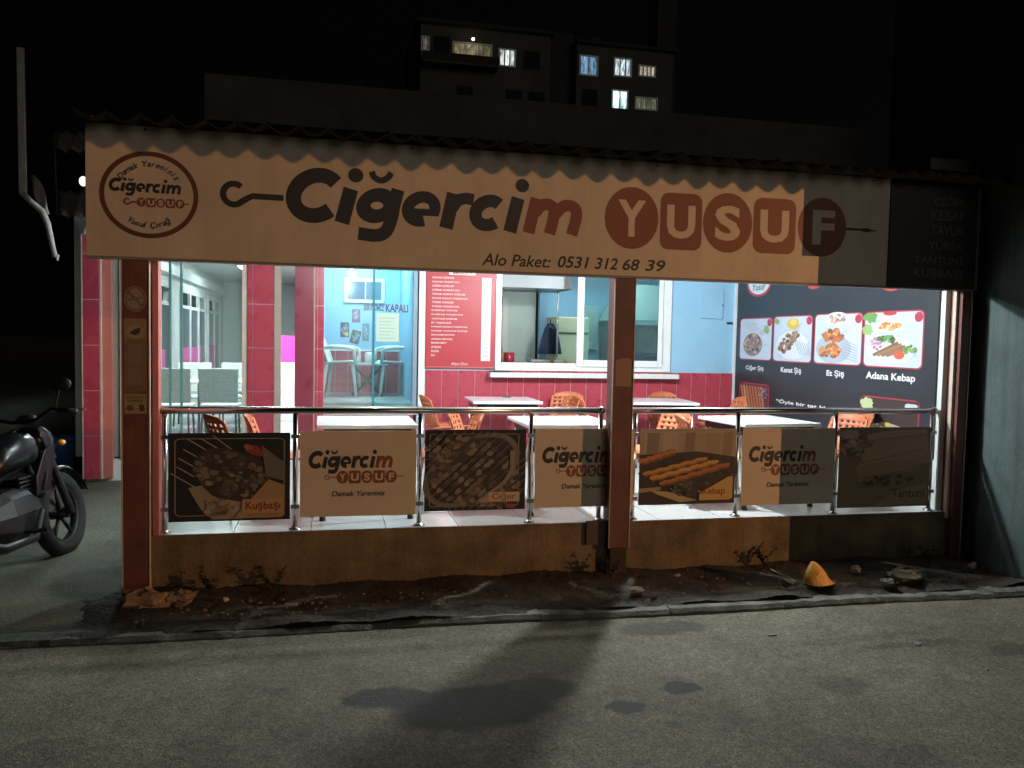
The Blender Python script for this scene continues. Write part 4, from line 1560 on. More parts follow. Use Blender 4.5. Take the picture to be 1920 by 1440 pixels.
# framed window on the salon wall
w = B(.27, .84, 5.72, 5.749, 1.91, 2.26).build('serving_hatch', M_white, bevel=.004)
tag(w, 'white framed dark sliding hatch high on the salon wall', 'window')
B(.32, .56, 5.714, 5.7195, 1.96, 2.21).build('pane', mat('dusk_blue_glass', (.05, .12, .2), .1), w)
B(.575, .79, 5.710, 5.7195, 1.96, 2.21).build('pane', mat('dusk_blue_glass2', (.09, .2, .28), .1), w)
for i, (x0, x1, z0, z1, rot, c, lab) in enumerate(((.385, .50, 1.63, 1.82, 0, (.25, .12, .22), 'purple poster under the white hatch on the salon wall'), (.225, .345, 1.42, 1.63, 0, (.06, .07, .08), 'dark poster with yellow corner, leftmost on the salon wall'),
                                           (.37, .50, 1.33, 1.52, -.25, (.05, .09, .1), 'tilted dark poster lowest on the salon wall'), (.53, .625, 1.37, 1.62, 0, (.12, .22, .27), 'blue poster beside the dark glass edge in the salon'))):
    t = thing('wall_poster', lab, 'poster', ((x0 + x1) / 2, 5.748, z0), 'salon wall posters')
    random.seed(40 + i)
    cx_, cz_ = (x0 + x1) / 2, (z0 + z1) / 2
    hw, hh = (x1 - x0) / 2, (z1 - z0) / 2
    a = Art(lambda u, v, d: (cx_ + u * hw * math.cos(rot) - v * hh * math.sin(rot), 5.7485 - d, cz_ + u * hw * math.sin(rot) + v * hh * math.cos(rot)))
    a.poly([(-1, -1), (1, -1), (1, 1), (-1, 1)], c)
    meats(a, 0, .1, .7, .7, 0, 26, [(.4, .3, .4), (.5, .5, .5), tuple(e * 2 for e in c), (.3, .35, .4)], .16)
    if i == 1:
        a.ell(.5, -.6, .4, .3, (.6, .5, .1))
    a.build('print', t)
# lettering and sticker on the tinted pane
t = thing('glass_lettering', 'row of dark letters stuck across the salon glass door', 'lettering', (.73, WY + .01, 1.78))
a = Art(lambda u, v, d: (u, WY + .0185 - d, v))
a.text('SERVİSİMİZ', .46, .70, 1.745, 1.835, (.08, .04, .07), bold=.03)
a.text('KAPALI', .72, .99, 1.735, 1.83, (.08, .04, .07), bold=.03)
a.build('letters', t)
t = thing('glass_sticker', 'pale yellow-green notice on the tinted salon glass', 'notice', (.75, WY + .01, 1.4))
a = Art(lambda u, v, d: (u, WY + .0185 - d, v))
a.poly([(.61, 1.38), (.88, 1.38), (.88, 1.72), (.61, 1.72)], (.5, .62, .5))
for i in range(7):
    a.line([(.64, 1.66 - i * .04), (.84 - .03 * (i % 3), 1.66 - i * .04)], .009, (.3, .42, .38))
a.build('print', t)

# ------------------------------------------------------------------ dining room furniture
rc = thing('woven_chair', 'grey woven chair nearest the left column in the dining room', 'chair', (0, 0, 0), 'grey dining chairs')
B(-.25, .25, -.24, .22, .43, .47).build('seat', M_rattan, rc, bevel=.015)
MB().add([(-.25, .2, .5), (.25, .2, .5), (.26, .3, .97), (-.26, .3, .97), (-.25, .24, .5), (.25, .24, .5), (.26, .335, .97), (-.26, .335, .97)],
         [(0, 1, 2, 3), (7, 6, 5, 4), (0, 4, 5, 1), (1, 5, 6, 2), (2, 6, 7, 3), (3, 7, 4, 0)]).build('backrest', M_rattan, rc, bevel=.02)
for sx in (-1, 1):
    for sy in (-1, 1):
        MB().tube([(sx * .21, sy * .19, .43), (sx * .23, sy * .23, 0)], .014, n=8).build('leg', M_blackmetal, rc)
for i, (x, y, rz, lab) in enumerate(((-1.98, 5.7, PI, None), (-1.38, 5.75, PI, 'grey woven chair beside the red pillar in the dining room'), (-2.0, 7.4, 0, 'grey woven chair on the far side of the left dining table'),
                                     (-1.35, 7.5, 0, 'grey woven chair on the far side of the right dining table'), (-1.0, 9.3, PI, 'grey woven chair at the table deep in the dining room'))):
    o = rc if i == 0 else copy_tree(rc)
    o.location = (x, y, 0)
    o.rotation_euler = (0, 0, rz)
    if lab:
        o['label'] = lab
dt = thing('dining_table', 'pale dining table behind the grey chair nearest the left column', 'table', (0, 0, 0), 'dining room tables')
B(-.38, .38, -.4, .4, .72, .75).build('table_top', M_laminate, dt, bevel=.004)
for sx in (-1, 1):
    for sy in (-1, 1):
        MB().tube([(sx * .33, sy * .35, .72), (sx * .33, sy * .35, 0)], .02, n=8).build('leg', M_blackmetal, dt)
for i, (x, y, lab) in enumerate(((-2.05, 6.5, None), (-1.3, 6.6, 'pale dining table behind the grey chair beside the red pillar'), (-1.0, 10.2, 'pale dining table deep in the dining room'))):
    o = dt if i == 0 else copy_tree(dt)
    o.location = (x, y, 0)
    if lab:
        o['label'] = lab
for i, (x, y, lab) in enumerate(((-2.12, 6.3, 'small white napkin box on the left dining table'), (-1.38, 6.4, 'small white napkin box on the right dining table'))):
    tag(B(x, x + .16, y, y + .1, .753, .85).build('napkin_box', M_white, bevel=.01), lab, 'napkin box', 'napkin boxes')
fz = thing('chest_freezer', 'white cabinet with a magenta upper panel seen between the two pillars', 'cabinet', (-.6, 8.2, 0))
B(-1.05, -.2, 8.0, 8.6, 0.0, .98).build('body', M_white, fz, bevel=.01)
B(-1.05, -.2, 8.02, 8.5, .985, 1.42).build('upper_panel', mat('magenta_panel', (.72, .06, .35), .4), fz, bevel=.005)

# ------------------------------------------------------------------ kitchen things
hd = thing('extractor_hood', 'big white extractor hood hanging in the kitchen behind the open window half', 'hood', (2.8, 5, 2.1))
MB().add([(2.0, 4.6, 2.13), (3.28, 4.6, 2.13), (3.28, 5.5, 2.13), (2.0, 5.5, 2.13), (2.05, 4.65, 2.5), (3.2, 4.65, 2.5), (3.2, 5.45, 2.5), (2.05, 5.45, 2.5)],
         [(0, 1, 5, 4), (1, 2, 6, 5), (2, 3, 7, 6), (3, 0, 4, 7), (4, 5, 6, 7)]).build('canopy', M_white, hd, solid=.02)
B(2.02, 3.26, 4.62, 5.48, 2.14, 2.16).build('filter', M_steel, hd)
MB().tube([(3.2, 5.0, 2.12), (3.2, 5.0, 1.2)], .014, n=8).build('pipe', M_steel, hd)
hd2 = thing('oven_hood', 'steel hood with a sloping face above the kitchen oven', 'hood', (4.7, 5.5, 1.7))
MB().add([(4.2, 5.2, 1.75), (5.19, 5.2, 1.75), (5.19, 6.2, 1.75), (4.2, 6.2, 1.75), (4.5, 5.6, 2.3), (5.19, 5.6, 2.3), (5.19, 6.2, 2.3), (4.5, 6.2, 2.3)],
         [(0, 1, 5, 4), (1, 2, 6, 5), (2, 3, 7, 6), (3, 0, 4, 7), (4, 5, 6, 7), (0, 3, 2, 1)]).build('canopy', mat('pale_steel', (.5, .6, .58), .35, .4), hd2, bevel=.01)
B(4.19, 5.195, 5.17, 5.21, 1.68, 1.76).build('lip', mat('pale_steel', (.5, .6, .58), .35, .4), hd2, bevel=.006)
ov = thing('oven', 'dark oven under the steel hood behind the closed kitchen sash', 'oven', (4.7, 5.6, .28))
B(4.25, 5.15, 5.4, 6.2, .28, 1.66).build('body', mat('oven_black', (.05, .06, .065), .35, .3, var=.3), ov, bevel=.02)
B(4.33, 4.95, 5.385, 5.399, 1.28, 1.6).build('door', mat('oven_glass', (.08, .1, .09), .15), ov)
MB().tube([(4.35, 5.37, 1.24), (4.95, 5.37, 1.24)], .012, n=8).build('handle', M_steel, ov)
fr = thing('refrigerator', 'pale yellow-green two door refrigerator at the back of the kitchen', 'refrigerator', (3.7, 6.3, .28))
M_fr = mat('fridge_cream', (.6, .62, .42), .35)
B(3.45, 3.98, 6.0, 6.55, .28, 1.80).build('body', M_fr, fr, bevel=.015)
B(3.45, 3.98, 5.97, 5.998, 1.56, 1.79).build('door', M_fr, fr, bevel=.01)
B(3.45, 3.98, 5.97, 5.998, .3, 1.53).build('door', M_fr, fr, bevel=.01)
B(3.47, 3.96, 5.96, 5.999, 1.532, 1.558).build('gap', mat('fridge_gap', (.1, .12, .08), .6), fr)
ap = thing('hanging_apron', 'dark navy apron hanging on the kitchen wall', 'apron', (3.3, 5.7, 1.2))
q = MB()
vs, fs = [], []
for j in range(7):
    for i in range(9):
        u, v = i / 8 * 2 - 1, j / 6
        w = .045 + .14 * v ** .6
        vs.append((3.27 + u * w, 5.62 + .03 * math.sin(i * 1.7) * v, 1.68 - .45 * v))
fs = [(j * 9 + i, j * 9 + i + 1, (j + 1) * 9 + i + 1, (j + 1) * 9 + i) for j in range(6) for i in range(8)]
q.add(vs, fs).build('cloth', mat('navy_cloth', (.03, .05, .09), .9), ap, smooth=True, solid=.006, recalc=False)
MB().tube([(3.27, 5.62, 1.68), (3.27, 5.63, 1.74)], .008, n=6).build('neck_strap', mat('navy_cloth', (.03, .05, .09), .9), ap)
ct = thing('kitchen_counter', 'long kitchen counter with cluttered top just behind the window', 'counter', (3.2, 4.6, .28))
B(2.1, 5.1, 4.3, 4.95, .28, 1.10).build('cabinet', mat('counter_front', (.4, .42, .4), .5), ct)
B(2.08, 5.12, 4.28, 4.97, 1.102, 1.135).build('worktop', M_steel, ct, bevel=.004)
for (nm, x, y, sx, sy, sz, c, lab, cat) in (('red_pot', 2.42, 4.6, .07, .07, .07, (.5, .03, .06), 'red pot at the left end of the kitchen counter', 'pot'),):
    o = thing(nm, lab, cat, (x, y, 1.136))
    MB().lathe([(.07, 0), (.075, .02), (.075, .12), (.065, .125), (.065, .02)], (x, y, 1.136), n=18).build('bowl', mat('red_enamel', c, .3), o, smooth=True)
    MB().tube([(x - .08, y, 1.22), (x - .11, y, 1.23)], .01, n=6).build('handle', M_black, o)
tag(B(2.7, 2.98, 4.5, 4.75, 1.136, 1.18).build('food_tray', M_steel, bevel=.01), 'shallow steel tray on the kitchen counter behind the open window', 'tray')
tag(B(3.02, 3.2, 4.5, 4.72, 1.136, 1.165).build('cutting_board', mat('board_wood', (.45, .32, .2), .6, var=.2), bevel=.004), 'wooden cutting board on the kitchen counter', 'cutting board')
o = MB().lathe([(.03, 0), (.032, .1), (.012, .14), (.013, .18)], (2.3, 4.5, 1.136), n=12).build('oil_bottle', mat('oil', (.35, .28, .1), .2), smooth=True)
tag(o, 'small oil bottle at the far left of the kitchen counter', 'bottle')
cb = thing('wall_cabinet', 'pale grey kitchen cabinet with a dark handle seen through the closed sash', 'cabinet', (4.0, 6.3, 1.3))
B(4.0, 4.22, 6.25, 6.58, 1.3, 1.98).build('body', mat('grey_cabinet', (.35, .42, .42), .4), cb, bevel=.006)
B(4.03, 4.06, 6.235, 6.249, 1.66, 1.70).build('handle', M_black, cb)

# ------------------------------------------------------------------ motorcycle
mc = thing('motorcycle', 'dark motorcycle parked at the left edge of the picture beside the terrace', 'motorcycle', (0, 0, 0))
M_paint = mat('black_gloss_paint', (.006, .007, .008), .28, 0, spec=.25)
M_tyre = mat('tyre_rubber', (.009, .009, .009), .8, bump=.3, bscale=90)
M_greym = mat('engine_alloy', (.012, .012, .013), .5, .2, var=.3, vscale=20)


def wheel(x, name):
    w = MB().torus((x, 0, .30), .245, .055, 'y', n=40, k=12, sq=.95).build(name, M_tyre, mc, smooth=True)
    MB().torus((x, 0, .30), .195, .014, 'y', n=36, k=8, sq=2.2).build('rim', M_greym, w, smooth=True)
    mb = MB()
    for i in range(5):
        an = 2 * PI * i / 5 + .3
        c_, s_ = math.cos(an), math.sin(an)
        mb.tube([(x + .03 * c_, 0, .3 + .03 * s_), (x + .19 * c_, 0, .3 + .19 * s_)], .016, n=8, r1=.012)
    mb.tube([(x, -.06, .3), (x, .06, .3)], .035, n=14)
    mb.build('spokes', M_greym, w, smooth=True)
    MB().torus((x, .075, .3), .105, .02, 'y', n=30, k=6, sq=.12).build('brake_disc', M_steel, w)
    return w


wheel(.64, 'front_wheel')
wheel(-.64, 'rear_wheel')
fk = MB()
for s in (-1, 1):
    fk.tube([(.64, s * .085, .3), (.50, s * .085, .66), (.40, s * .085, .93)], [.028, .026, .02], n=10)
fk.box(.37, .45, -.11, .11, .86, .89)
fk.box(.42, .52, -.11, .11, .70, .73)
fk.build('fork', M_greym, mc, smooth=False)
q = MB()
vs, fs = [], []
for i in range(15):
    an = R(20) + R(130) * i / 14
    for (dy, rr_) in ((-.07, .315), (-.045, .335), (0, .342), (.045, .335), (.07, .315)):
        vs.append((.64 + rr_ * math.cos(an), dy, .3 + rr_ * math.sin(an)))
fs = [(i * 5 + j, i * 5 + j + 1, i * 5 + j + 6, i * 5 + j + 5) for i in range(14) for j in range(4)]
q.add(vs, fs).build('front_fender', M_paint, mc, smooth=True, solid=.006)
tank = MB()


def loft(rings, n=14):
    """rings of (x, half width, z centre, half height, squareness)"""
    mb = MB()
    vs = []
    for (x, w, zc, h) in rings:
        for j in range(n):
            an = 2 * PI * j / n
            cs, sn = math.cos(an), math.sin(an)
            vs.append((x, w * math.copysign(abs(cs) ** .75, cs), zc + h * math.copysign(abs(sn) ** .75, sn)))
    fs = [(i * n + j, i * n + (j + 1) % n, (i + 1) * n + (j + 1) % n, (i + 1) * n + j) for i in range(len(rings) - 1) for j in range(n)]
    fs += [tuple(range(n - 1, -1, -1)), tuple((len(rings) - 1) * n + j for j in range(n))]
    return mb.add(vs, fs)


loft([(-.12, .09, .72, .06), (-.02, .12, .77, .1), (.12, .145, .80, .125), (.26, .14, .80, .12), (.34, .10, .79, .09), (.38, .06, .78, .06)]).build('fuel_tank', M_paint, mc, smooth=True)
loft([(-.72, .06, .86, .02), (-.62, .11, .84, .035), (-.4, .13, .78, .045), (-.2, .13, .75, .05), (-.08, .10, .76, .05)]).build('seat', mat('seat_vinyl', (.02, .02, .02), .55), mc, smooth=True)
loft([(-.9, .03, .84, .03), (-.7, .08, .78, .05), (-.45, .11, .70, .06), (-.2, .1, .66, .05)]).build('tail_cowl', M_paint, mc, smooth=True)
loft([(-.24, .13, .42, .12), (-.1, .16, .42, .17), (.1, .16, .42, .18), (.24, .12, .40, .12)], 12).build('engine', M_greym, mc)
mb = MB()
for i in range(6):
    mb.box(.04, .24, -.12, .12, .50 + i * .025, .512 + i * .025)
mb.build('cylinder_fins', M_greym, mc)
for s in (-1, 1):
    q = MB().prism([(.44, .80), (.30, .52), (.12, .50), (.16, .62), (.30, .78)], s * .15, s * .165)
    q.build('side_fairing', M_paint, mc, bevel=.006)
    MB().tube([(.36, s * .152, .74), (.25, s * .17, .60), (.2, s * .17, .53)], .009, n=6).build('fairing_trim', M_greym, mc)
hl = loft([(.38, .07, .84, .07), (.46, .11, .85, .095), (.54, .10, .83, .08), (.585, .05, .81, .045)]).build('headlight', M_paint, mc, smooth=True)
loft([(.55, .075, .82, .05), (.592, .045, .81, .03)]).build('lens', mat('headlamp_lens', (.6, .6, .6), .08, .3), hl, smooth=True)
hb = MB().tube([(.34, -.38, 1.00), (.36, -.22, 1.04), (.40, -.08, .98), (.40, .08, .98), (.36, .22, 1.04), (.34, .38, 1.00)], .013, n=8).build('handlebar', M_blackmetal, mc, smooth=True)
for s in (-1, 1):
    MB().tube([(.33, s * .40, .997), (.355, s * .27, 1.022)], .02, n=10).build('grip', M_black, hb, smooth=True)
    MB().tube([(.40, s * .26, 1.03), (.44, s * .32, 1.02), (.40, s * .42, 1.0)], .007, n=6).build('lever', M_steel, hb, smooth=True)
    MB().tube([(.36, s * .24, 1.04), (.34, s * .3, 1.16)], .006, n=6).build('mirror_stem', M_blackmetal, hb)
    MB().blob((.33, s * .33, 1.19), .02, .065, .042, n=12, k=8, jit=0).build('mirror', M_black, hb, smooth=True)
    MB().blob((.50, s * .17, .80), .03, .03, .022, n=10, k=6, jit=0).build('indicator', mat('amber_lens', (.7, .25, .03), .2), mc, smooth=True)
MB().blob((.44, 0, .99), .04, .07, .035, n=12, k=8, jit=0).build('instrument', M_black, mc, smooth=True)
MB().tube([(.2, -.13, .4), (.05, -.16, .25), (-.3, -.17, .26), (-.85, -.2, .42)], [.022, .024, .03, .045], n=12).build('exhaust', M_blackmetal, mc, smooth=True)
fm = MB()
fm.tube([(.40, 0, .86), (.2, 0, .68), (-.1, 0, .62), (-.6, 0, .72)], .03, n=8)
for s in (-1, 1):
    fm.tube([(-.1, s * .1, .4), (-.64, s * .1, .3)], .022, n=8)
    fm.tube([(-.2, s * .1, .64), (-.15, s * .1, .3)], .02, n=8)
fm.build('frame', M_blackmetal, mc, smooth=True)
MB().tube([(-.1, .1, .3), (-.18, .26, .0)], .012, n=8).build('kickstand', M_blackmetal, mc)
for s in (-1, 1):
    MB().tube([(.0, s * .12, .3), (0, s * .27, .3)], .014, n=8).build('footpeg', M_black, mc)
mc.scale = (1.16, 1.16, 1.16)
mc.location = (-2.19, .32, -.395)
mc.rotation_euler = (R(-9), 0, R(78))

# ------------------------------------------------------------------ things left of the terrace
wb = thing('waste_bin', 'small blue bin with a green band standing by the red corner pillar', 'bin', (-3.0, 4.4, -.26))
MB().lathe([(.13, .12), (.15, .42), (.155, .44), (.135, .44), (.12, .14)], (-3.0, 4.4, -.25), n=20).build('bucket', mat('blue_plastic', (.06, .16, .5), .4), wb, smooth=True)
MB().lathe([(.11, 0), (.13, .119)], (-3.0, 4.4, -.25), n=20).build('base_band', mat('green_plastic', (.1, .2, .06), .5), wb, smooth=True)
pp = thing('bent_pole', 'pale bent pole with a folded strip hanging high at the left edge', 'pole', (-2.47, 1.5, 2.1))
M_pale = mat('pale_weathered_metal', (.42, .42, .38), .6, var=.25, vscale=12)
MB().add([(-2.505, 1.5, 2.57), (-2.445, 1.5, 2.57), (-2.455, 1.5, 3.78), (-2.51, 1.5, 3.78), (-2.505, 1.53, 2.57), (-2.445, 1.53, 2.57), (-2.455, 1.53, 3.78), (-2.51, 1.53, 3.78)],
         [(0, 1, 2, 3), (7, 6, 5, 4), (0, 4, 5, 1), (1, 5, 6, 2), (2, 6, 7, 3), (3, 7, 4, 0)]).build('upright', M_pale, pp, bevel=.006)
MB().tube([(-2.48, 1.515, 2.58), (-2.41, 1.515, 2.51), (-2.33, 1.515, 2.44), (-2.29, 1.515, 2.34), (-2.26, 1.515, 2.18), (-2.235, 1.515, 2.06), (-2.22, 1.515, 2.04), (-2.21, 1.515, 2.08)], [.026, .024, .028, .026, .024, .022, .016, .01], n=10).build('lower_arm', M_pale, pp, smooth=True)
q = MB()
vs = []
for j in range(9):
    v = j / 8
    cx_ = -2.40 + .10 * v
    for i in range(4):
        vs.append((cx_ + (i / 3 - .5) * (.03 + .06 * math.sin(PI * min(1, v * 1.1))), 1.53 + .02 * math.sin(i * 2 + j), 2.74 - .32 * v))
q.add(vs, [(j * 4 + i, j * 4 + i + 1, j * 4 + i + 5, j * 4 + i + 4) for j in range(8) for i in range(3)]).build('cloth_strip', mat('grey_canvas', (.2, .2, .18), .9), pp, smooth=True, solid=.006, recalc=False)

aw = thing('folded_awning', 'dim folded canvas awning hanging in the dark left of the sign', 'awning', (-2.3, 3.2, 2.3))
for (z0_, z1_, x0_) in ((3.27, 3.47, -2.72), (2.6, 2.87, -2.7)):
    q = MB()
    vs = []
    for j in range(5):
        for i in range(9):
            u, v = i / 8, j / 4
            vs.append((x0_ + .34 * u + .05 * v, 3.2 + .05 * math.sin(i * 1.9 + j) - .1 * v, z1_ - (z1_ - z0_) * v + .02 * math.sin(i * 2.3)))
    q.add(vs, [(j * 9 + i, j * 9 + i + 1, j * 9 + i + 10, j * 9 + i + 9) for j in range(4) for i in range(8)]).build('canvas_fold', mat('dull_canvas', (.1, .095, .085), .9, var=.4, vscale=9), aw, smooth=True, solid=.004, recalc=False)
MB().tube([(-2.74, 3.22, 3.49), (-2.3, 3.22, 3.5)], .015, n=8).build('awning_bar', M_blackmetal, aw)
MB().tube([(-2.7, 3.22, 2.6), (-2.72, 3.22, 3.5)], .012, n=8).build('awning_arm', M_blackmetal, aw)
fl = thing('far_lamp', 'tiny distant street lamp glinting just left of the sign', 'street lamp', (-9.35, 30, -.5))
MB().tube([(-9.35, 30.1, -.5), (-9.35, 30.1, 7.3)], .08, n=8).build('pole', M_blackmetal, fl)
MB().blob((-9.35, 30, 7.34), .16, .12, .2, n=10, k=6, jit=0).build('globe', mat('far_globe', (1, 1, 1), .5, emit=(1, .95, .85), estr=1.2), fl, smooth=True)

# ------------------------------------------------------------------ litter on the soil strip and road
def crumple(name, c, r, material, label, cat, seed, flat=.5, group=None):
    rnd = random.Random(seed)
    mb = MB().blob(c, r, r * rnd.uniform(.6, 1), r * flat, n=11, k=8, jit=.32, rnd=rnd)
    o = mb.build(name, material, smooth=False)
    return tag(o, label, cat, group)


o = MB()
rnd = random.Random(5)
vs = []
base = (3.74, -.62, -.40)
n = 12
for j, (rr_, z) in enumerate(((.105, 0), (.11, .035), (.085, .085), (.05, .14), (.012, .175))):
    for i in range(n):
        an = 2 * PI * i / n
        k = 1 + rnd.uniform(-.14, .14)
        vs.append((base[0] + rr_ * k * 1.05 * math.cos(an) + (.05 if (j == 0 and i in (0, 11)) else 0) - .01 * j, base[1] + rr_ * .7 * k * math.sin(an), base[2] + z))
fs = [(j * n + i, j * n + (i + 1) % n, (j + 1) * n + (i + 1) % n, (j + 1) * n + i) for j in range(4) for i in range(n)] + [tuple(4 * n + i for i in range(n))]
o.add(vs, fs)
o = o.build('plastic_bag', mat('orange_bag_plastic', (.85, .45, .1), .5, var=.25, vscale=14, bump=.5, bscale=22), smooth=True, sub=1)
tag(o, 'bright orange-yellow crumpled bag standing on the soil near the kerb', 'bag')
M_dim = mat('dirty_film', (.14, .13, .11), .5, var=.3)
crumple('plastic_wrap', (4.55, -.6, -.37), .14, M_dim, 'crumpled dull grey plastic wrap on the soil right of the orange bag', 'litter', 3, .35)
crumple('paper_scrap', (4.3, -.7, -.385), .06, M_dim, 'small dull paper scrap between the orange bag and the grey wrap', 'litter', 4, .3)
crumple('paper_scrap', (4.22, -.42, -.37), .04, mat('grey_paper', (.3, .28, .25), .8), 'small upright grey scrap behind the orange bag', 'litter', 6, .8)
crumple('paper_scrap', (5.3, -.45, -.37), .04, mat('grey_paper', (.3, .28, .25), .8), 'small grey scrap by the neighbour wall', 'litter', 8, .6)
crumple('paper_scrap', (2.26, -.60, -.385), .06, mat('grey_paper', (.3, .28, .25), .8), 'torn paper scrap on the soil below the middle column', 'litter', 9, .25)
crumple('paper_scrap', (2.68, -.38, -.36), .03, mat('grey_paper', (.3, .28, .25), .8), 'tiny paper scrap against the base wall right of the middle column', 'litter', 10, .3)
crumple('bottle_cap', (-.64, -.40, -.375), .022, mat('pale_cap', (.6, .58, .5), .5), 'pale round bottle cap on the dark soil below the leftmost panel', 'bottle cap', 12, .6)
crumple('paper_scrap', (-.2, -.55, -.385), .05, mat('grey_paper', (.3, .28, .25), .8), 'flat paper strip on the soil below the left logo panel', 'litter', 13, .15)
crumple('rubble_lump', (-1.17, -.32, -.385), .17, mat('rubble', (.3, .2, .14), .9, var=.4, bump=.5), 'lump of pale rubble at the foot of the left column', 'rubble', 14, .45)
crumple('rubble_lump', (-.95, -.28, -.385), .11, mat('rubble', (.3, .2, .14), .9, var=.4, bump=.5), 'smaller lump of rubble just right of the left column foot', 'rubble', 15, .45)
for i, (p, q_) in enumerate((((3.45, -.32, -.37), (3.52, -.64, -.385)), ((3.53, -.3, -.37), (3.57, -.6, -.385)))):
    tag(MB().tube([p, q_], .006, n=6).build('stick', mat('bare_stick', (.4, .32, .24), .8)), ['thin pale stick left of the orange bag', 'second thin stick nearest the orange bag'][i], 'stick')
for i, (x, y, lab, cat) in enumerate(((2.9, -1.37, 'white cigarette end on the road below the Kebap panel', 'cigarette end'), (3.8, -1.68, 'pale crumb of paper on the road at the right crack', 'litter'), (3.93, -2.12, 'tiny white speck of paper far right on the road', 'litter'))):
    if i == 0:
        tag(MB().tube([(x, y, -.494), (x + .065, y + .012, -.494)], .006, n=8).build('cigarette_end', mat('white_paper', (.7, .68, .62), .8)), lab, cat)
    else:
        crumple('paper_crumb', (x, y, -.492), .022 if i == 1 else .012, mat('white_paper', (.7, .68, .62), .8), lab, cat, 30 + i, .5)
# dark weeds on the soil against the base wall
M_weed = mat('dark_weed', (.03, .035, .015), .9)
for i, (x, y, lab) in enumerate(((3.55, -.16, 'dark dry weed at the base wall where the orange light ends'), (-.75, -.2, 'dark dry weed below the leftmost panel'), (-.35, -.18, 'small dry weed left of the middle of the base wall'), (2.2, -.22, 'dry weed at the foot of the middle column'), (5.0, -.3, 'dry weed in the dark corner by the neighbour wall'))):
    rnd = random.Random(60 + i)
    t = thing('weed', lab, 'weed', (x, y, -.39), 'dry weeds')
    st, lf_ = MB(), MB()
    for s in range(9):
        an = rnd.uniform(0, 2 * PI)
        l_ = rnd.uniform(.08, .2)
        e = (x + l_ * .6 * math.cos(an), y + l_ * .4 * math.sin(an), -.39 + l_)
        st.tube([(x, y, -.4), ((x + e[0]) / 2, (y + e[1]) / 2, -.39 + l_ * .6), e], .003, n=4, r1=.0015)
        for k in range(10):
            tt = rnd.uniform(.3, 1)
            p = Vector((x, y, -.4)).lerp(Vector(e), tt)
            d1 = Vector((rnd.uniform(-1, 1), rnd.uniform(-1, 1), rnd.uniform(-.3, 1))) * .03
            d2 = Vector((rnd.uniform(-1, 1), rnd.uniform(-1, 1), rnd.uniform(-1, 1))) * .012
            lf_.add([p, p + d1 * .5 + d2, p + d1, p + d1 * .5 - d2], [(0, 1, 2, 3)])
    st.build('stems', M_weed, t)
    lf_.build('leaves', M_weed, t, recalc=False)

# ------------------------------------------------------------------ apartment block far behind
apb = thing('apartment_block', 'dim apartment block with a few lit windows far behind the roof', 'building', (15, 52, -.5))
M_apt = mat('grey_apartment_render', (.085, .088, .085), .9, var=.3, vscale=.6)
M_apt2 = mat('dark_apartment_render', (.035, .036, .036), .9, var=.2, vscale=.6)
B(6.1, 15.0, 50, 60, -.5, 22.2).build('left_wing', M_apt, apb)
B(15.0, 16.9, 51, 60, -.5, 22.9).build('stair_shaft', M_apt2, apb)
B(16.9, 24.0, 50, 60, -.5, 21.9).build('right_wing', M_apt, apb)
B(5.8, 15.2, 49.6, 60, 22.2, 22.45).build('roof_slab', M_apt2, apb)
B(16.8, 24.2, 49.6, 60, 21.9, 22.1).build('roof_slab', M_apt2, apb)
B(13.2, 13.8, 52, 53, 22.45, 23.3).build('chimney', M_apt2, apb)
B(18.6, 19.2, 52, 53, 22.1, 23.2).build('chimney', M_apt2, apb)
for z in (19.5, 16.7):
    B(6.1, 11.2, 48.8, 49.99, z - .12, z).build('balcony_slab', M_apt, apb)
    B(6.1, 11.2, 48.8, 48.88, z, z + .55).build('balcony_parapet', M_apt2, apb)


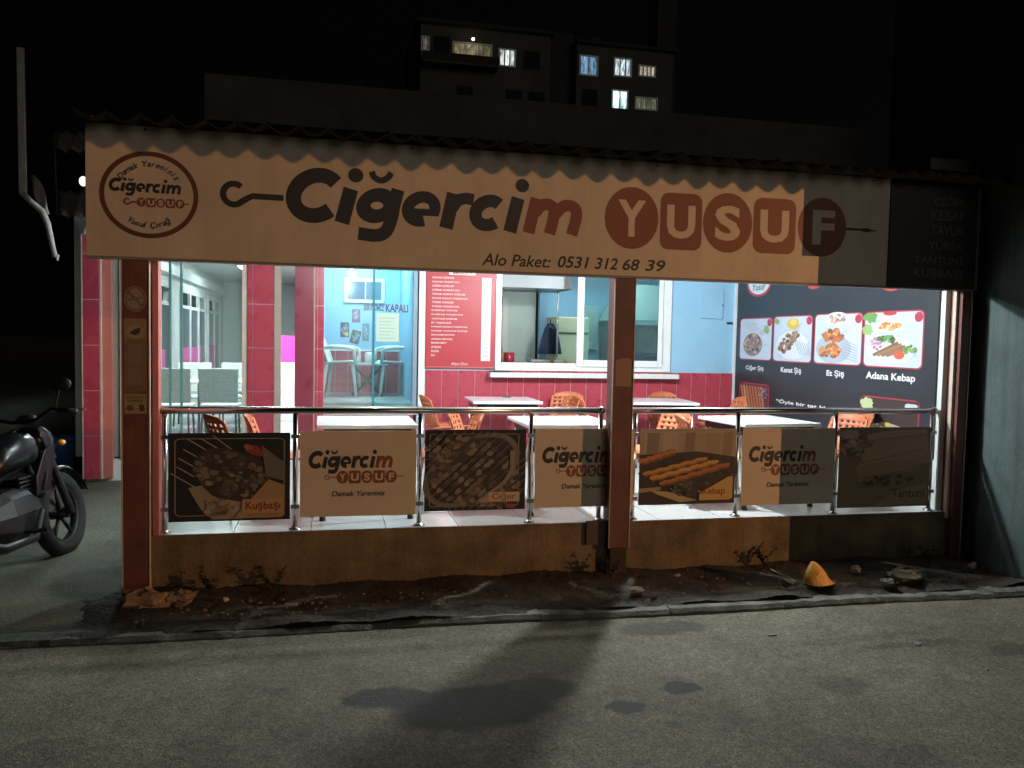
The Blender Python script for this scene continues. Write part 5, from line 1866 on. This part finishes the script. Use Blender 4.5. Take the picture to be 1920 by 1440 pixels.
def litwin(x0, x1, z0, z1, col, e, nm=2, y=50):
    w = MB()
    w.box(x0 - .08, x1 + .08, y - .06, y - .005, z1, z1 + .08)
    w.box(x0 - .08, x1 + .08, y - .06, y - .005, z0 - .08, z0)
    w.box(x0 - .08, x0, y - .06, y - .005, z0, z1)
    w.box(x1, x1 + .08, y - .06, y - .005, z0, z1)
    w = w.build('window', M_white, apb)
    for i in range(nm):
        a_ = x0 + (x1 - x0) * i / nm
        b2 = x0 + (x1 - x0) * (i + 1) / nm
        mt = mat('lit_pane_%.2f_%d' % (x0, i), (.2, .2, .2), .3, emit=col, estr=1.5 * e * random.uniform(.6, 1.1))
        nt_ = mt.node_tree
        nz = nt_.nodes.new('ShaderNodeTexNoise')
        nz.inputs['Scale'].default_value = 2.6
        nz.inputs['Detail'].default_value = 3
        tc_ = nt_.nodes.new('ShaderNodeTexCoord')
        mp_ = nt_.nodes.new('ShaderNodeMapping')
        mp_.inputs['Scale'].default_value = (3, 1, .8)
        nt_.links.new(tc_.outputs['Object'], mp_.inputs['Vector'])
        nt_.links.new(mp_.outputs[0], nz.inputs['Vector'])
        mr_ = nt_.nodes.new('ShaderNodeMapRange')
        mr_.inputs['From Min'].default_value = .35
        mr_.inputs['From Max'].default_value = .65
        es = nt_.nodes['Principled BSDF'].inputs['Emission Strength']
        mr_.inputs['To Min'].default_value = es.default_value * .25
        mr_.inputs['To Max'].default_value = es.default_value * 1.35
        nt_.links.new(nz.outputs['Fac'], mr_.inputs['Value'])
        nt_.links.new(mr_.outputs[0], es)
        B(a_ + .05, b2 - .05, y - .03, y - .02, z0 + .03, z1 - .03).build('pane', mt, w)
    for i in range(1, nm):
        a_ = x0 + (x1 - x0) * i / nm
        B(a_ - .05, a_ + .05, y - .05, y - .012, z0, z1).build('mullion', M_white, w)
    return w


litwin(8.3, 10.85, 20.0, 21.15, (.5, .42, .22), .22, 3)
litwin(11.45, 12.5, 19.95, 21.0, (.75, .85, .8), .75, 3)
litwin(17.15, 18.38, 19.85, 21.1, (.25, .55, .85), .45, 2)
litwin(19.65, 20.85, 20.0, 21.15, (.7, .85, .9), .7, 3)
litwin(21.5, 22.65, 20.15, 20.8, (.7, .65, .5), .5, 4)
litwin(19.55, 20.65, 17.7, 18.95, (.65, .95, 1.0), 1.3, 2)
litwin(21.3, 22.85, 17.85, 18.6, (.4, .45, .3), .22, 4)
litwin(6.2, 6.6, 20.5, 21.3, (.5, .5, .4), .15, 1)
MB().blob((9.5, 49.3, 21.25), .1, .1, .1, n=10, k=6, jit=0).build('balcony_lamp', mat('balcony_bulb', (1, 1, 1), .5, emit=(1, .9, .6), estr=6), apb, smooth=True)
M_dw = mat('unlit_pane', (.012, .014, .016), .7, spec=0.1)
for (x0_, z0_) in ((7.0, 20.3), (13.2, 19.9), (12.0, 17.2), (13.6, 17.2), (17.4, 17.7), (17.4, 15), (8.6, 17.2)):
    w = B(x0_ - .08, x0_ + 1.08, 49.94, 49.995, z0_ - .08, z0_ + 1.18).build('window', M_apt2, apb)
    B(x0_, x0_ + .48, 49.92, 49.939, z0_, z0_ + 1.1).build('pane', M_dw, w)
    B(x0_ + .52, x0_ + 1.0, 49.92, 49.939, z0_, z0_ + 1.1).build('pane', M_dw, w)
tw = thing('chimney_stack', 'faint tall concrete shaft right of the apartment block', 'tower', (25, 55, -.5))
B(24.4, 25.9, 54, 56, -.5, 34).build('shaft', M_apt2, tw)
B(24.3, 26.0, 53.9, 56.1, 34, 34.4).build('cap', M_apt2, tw)
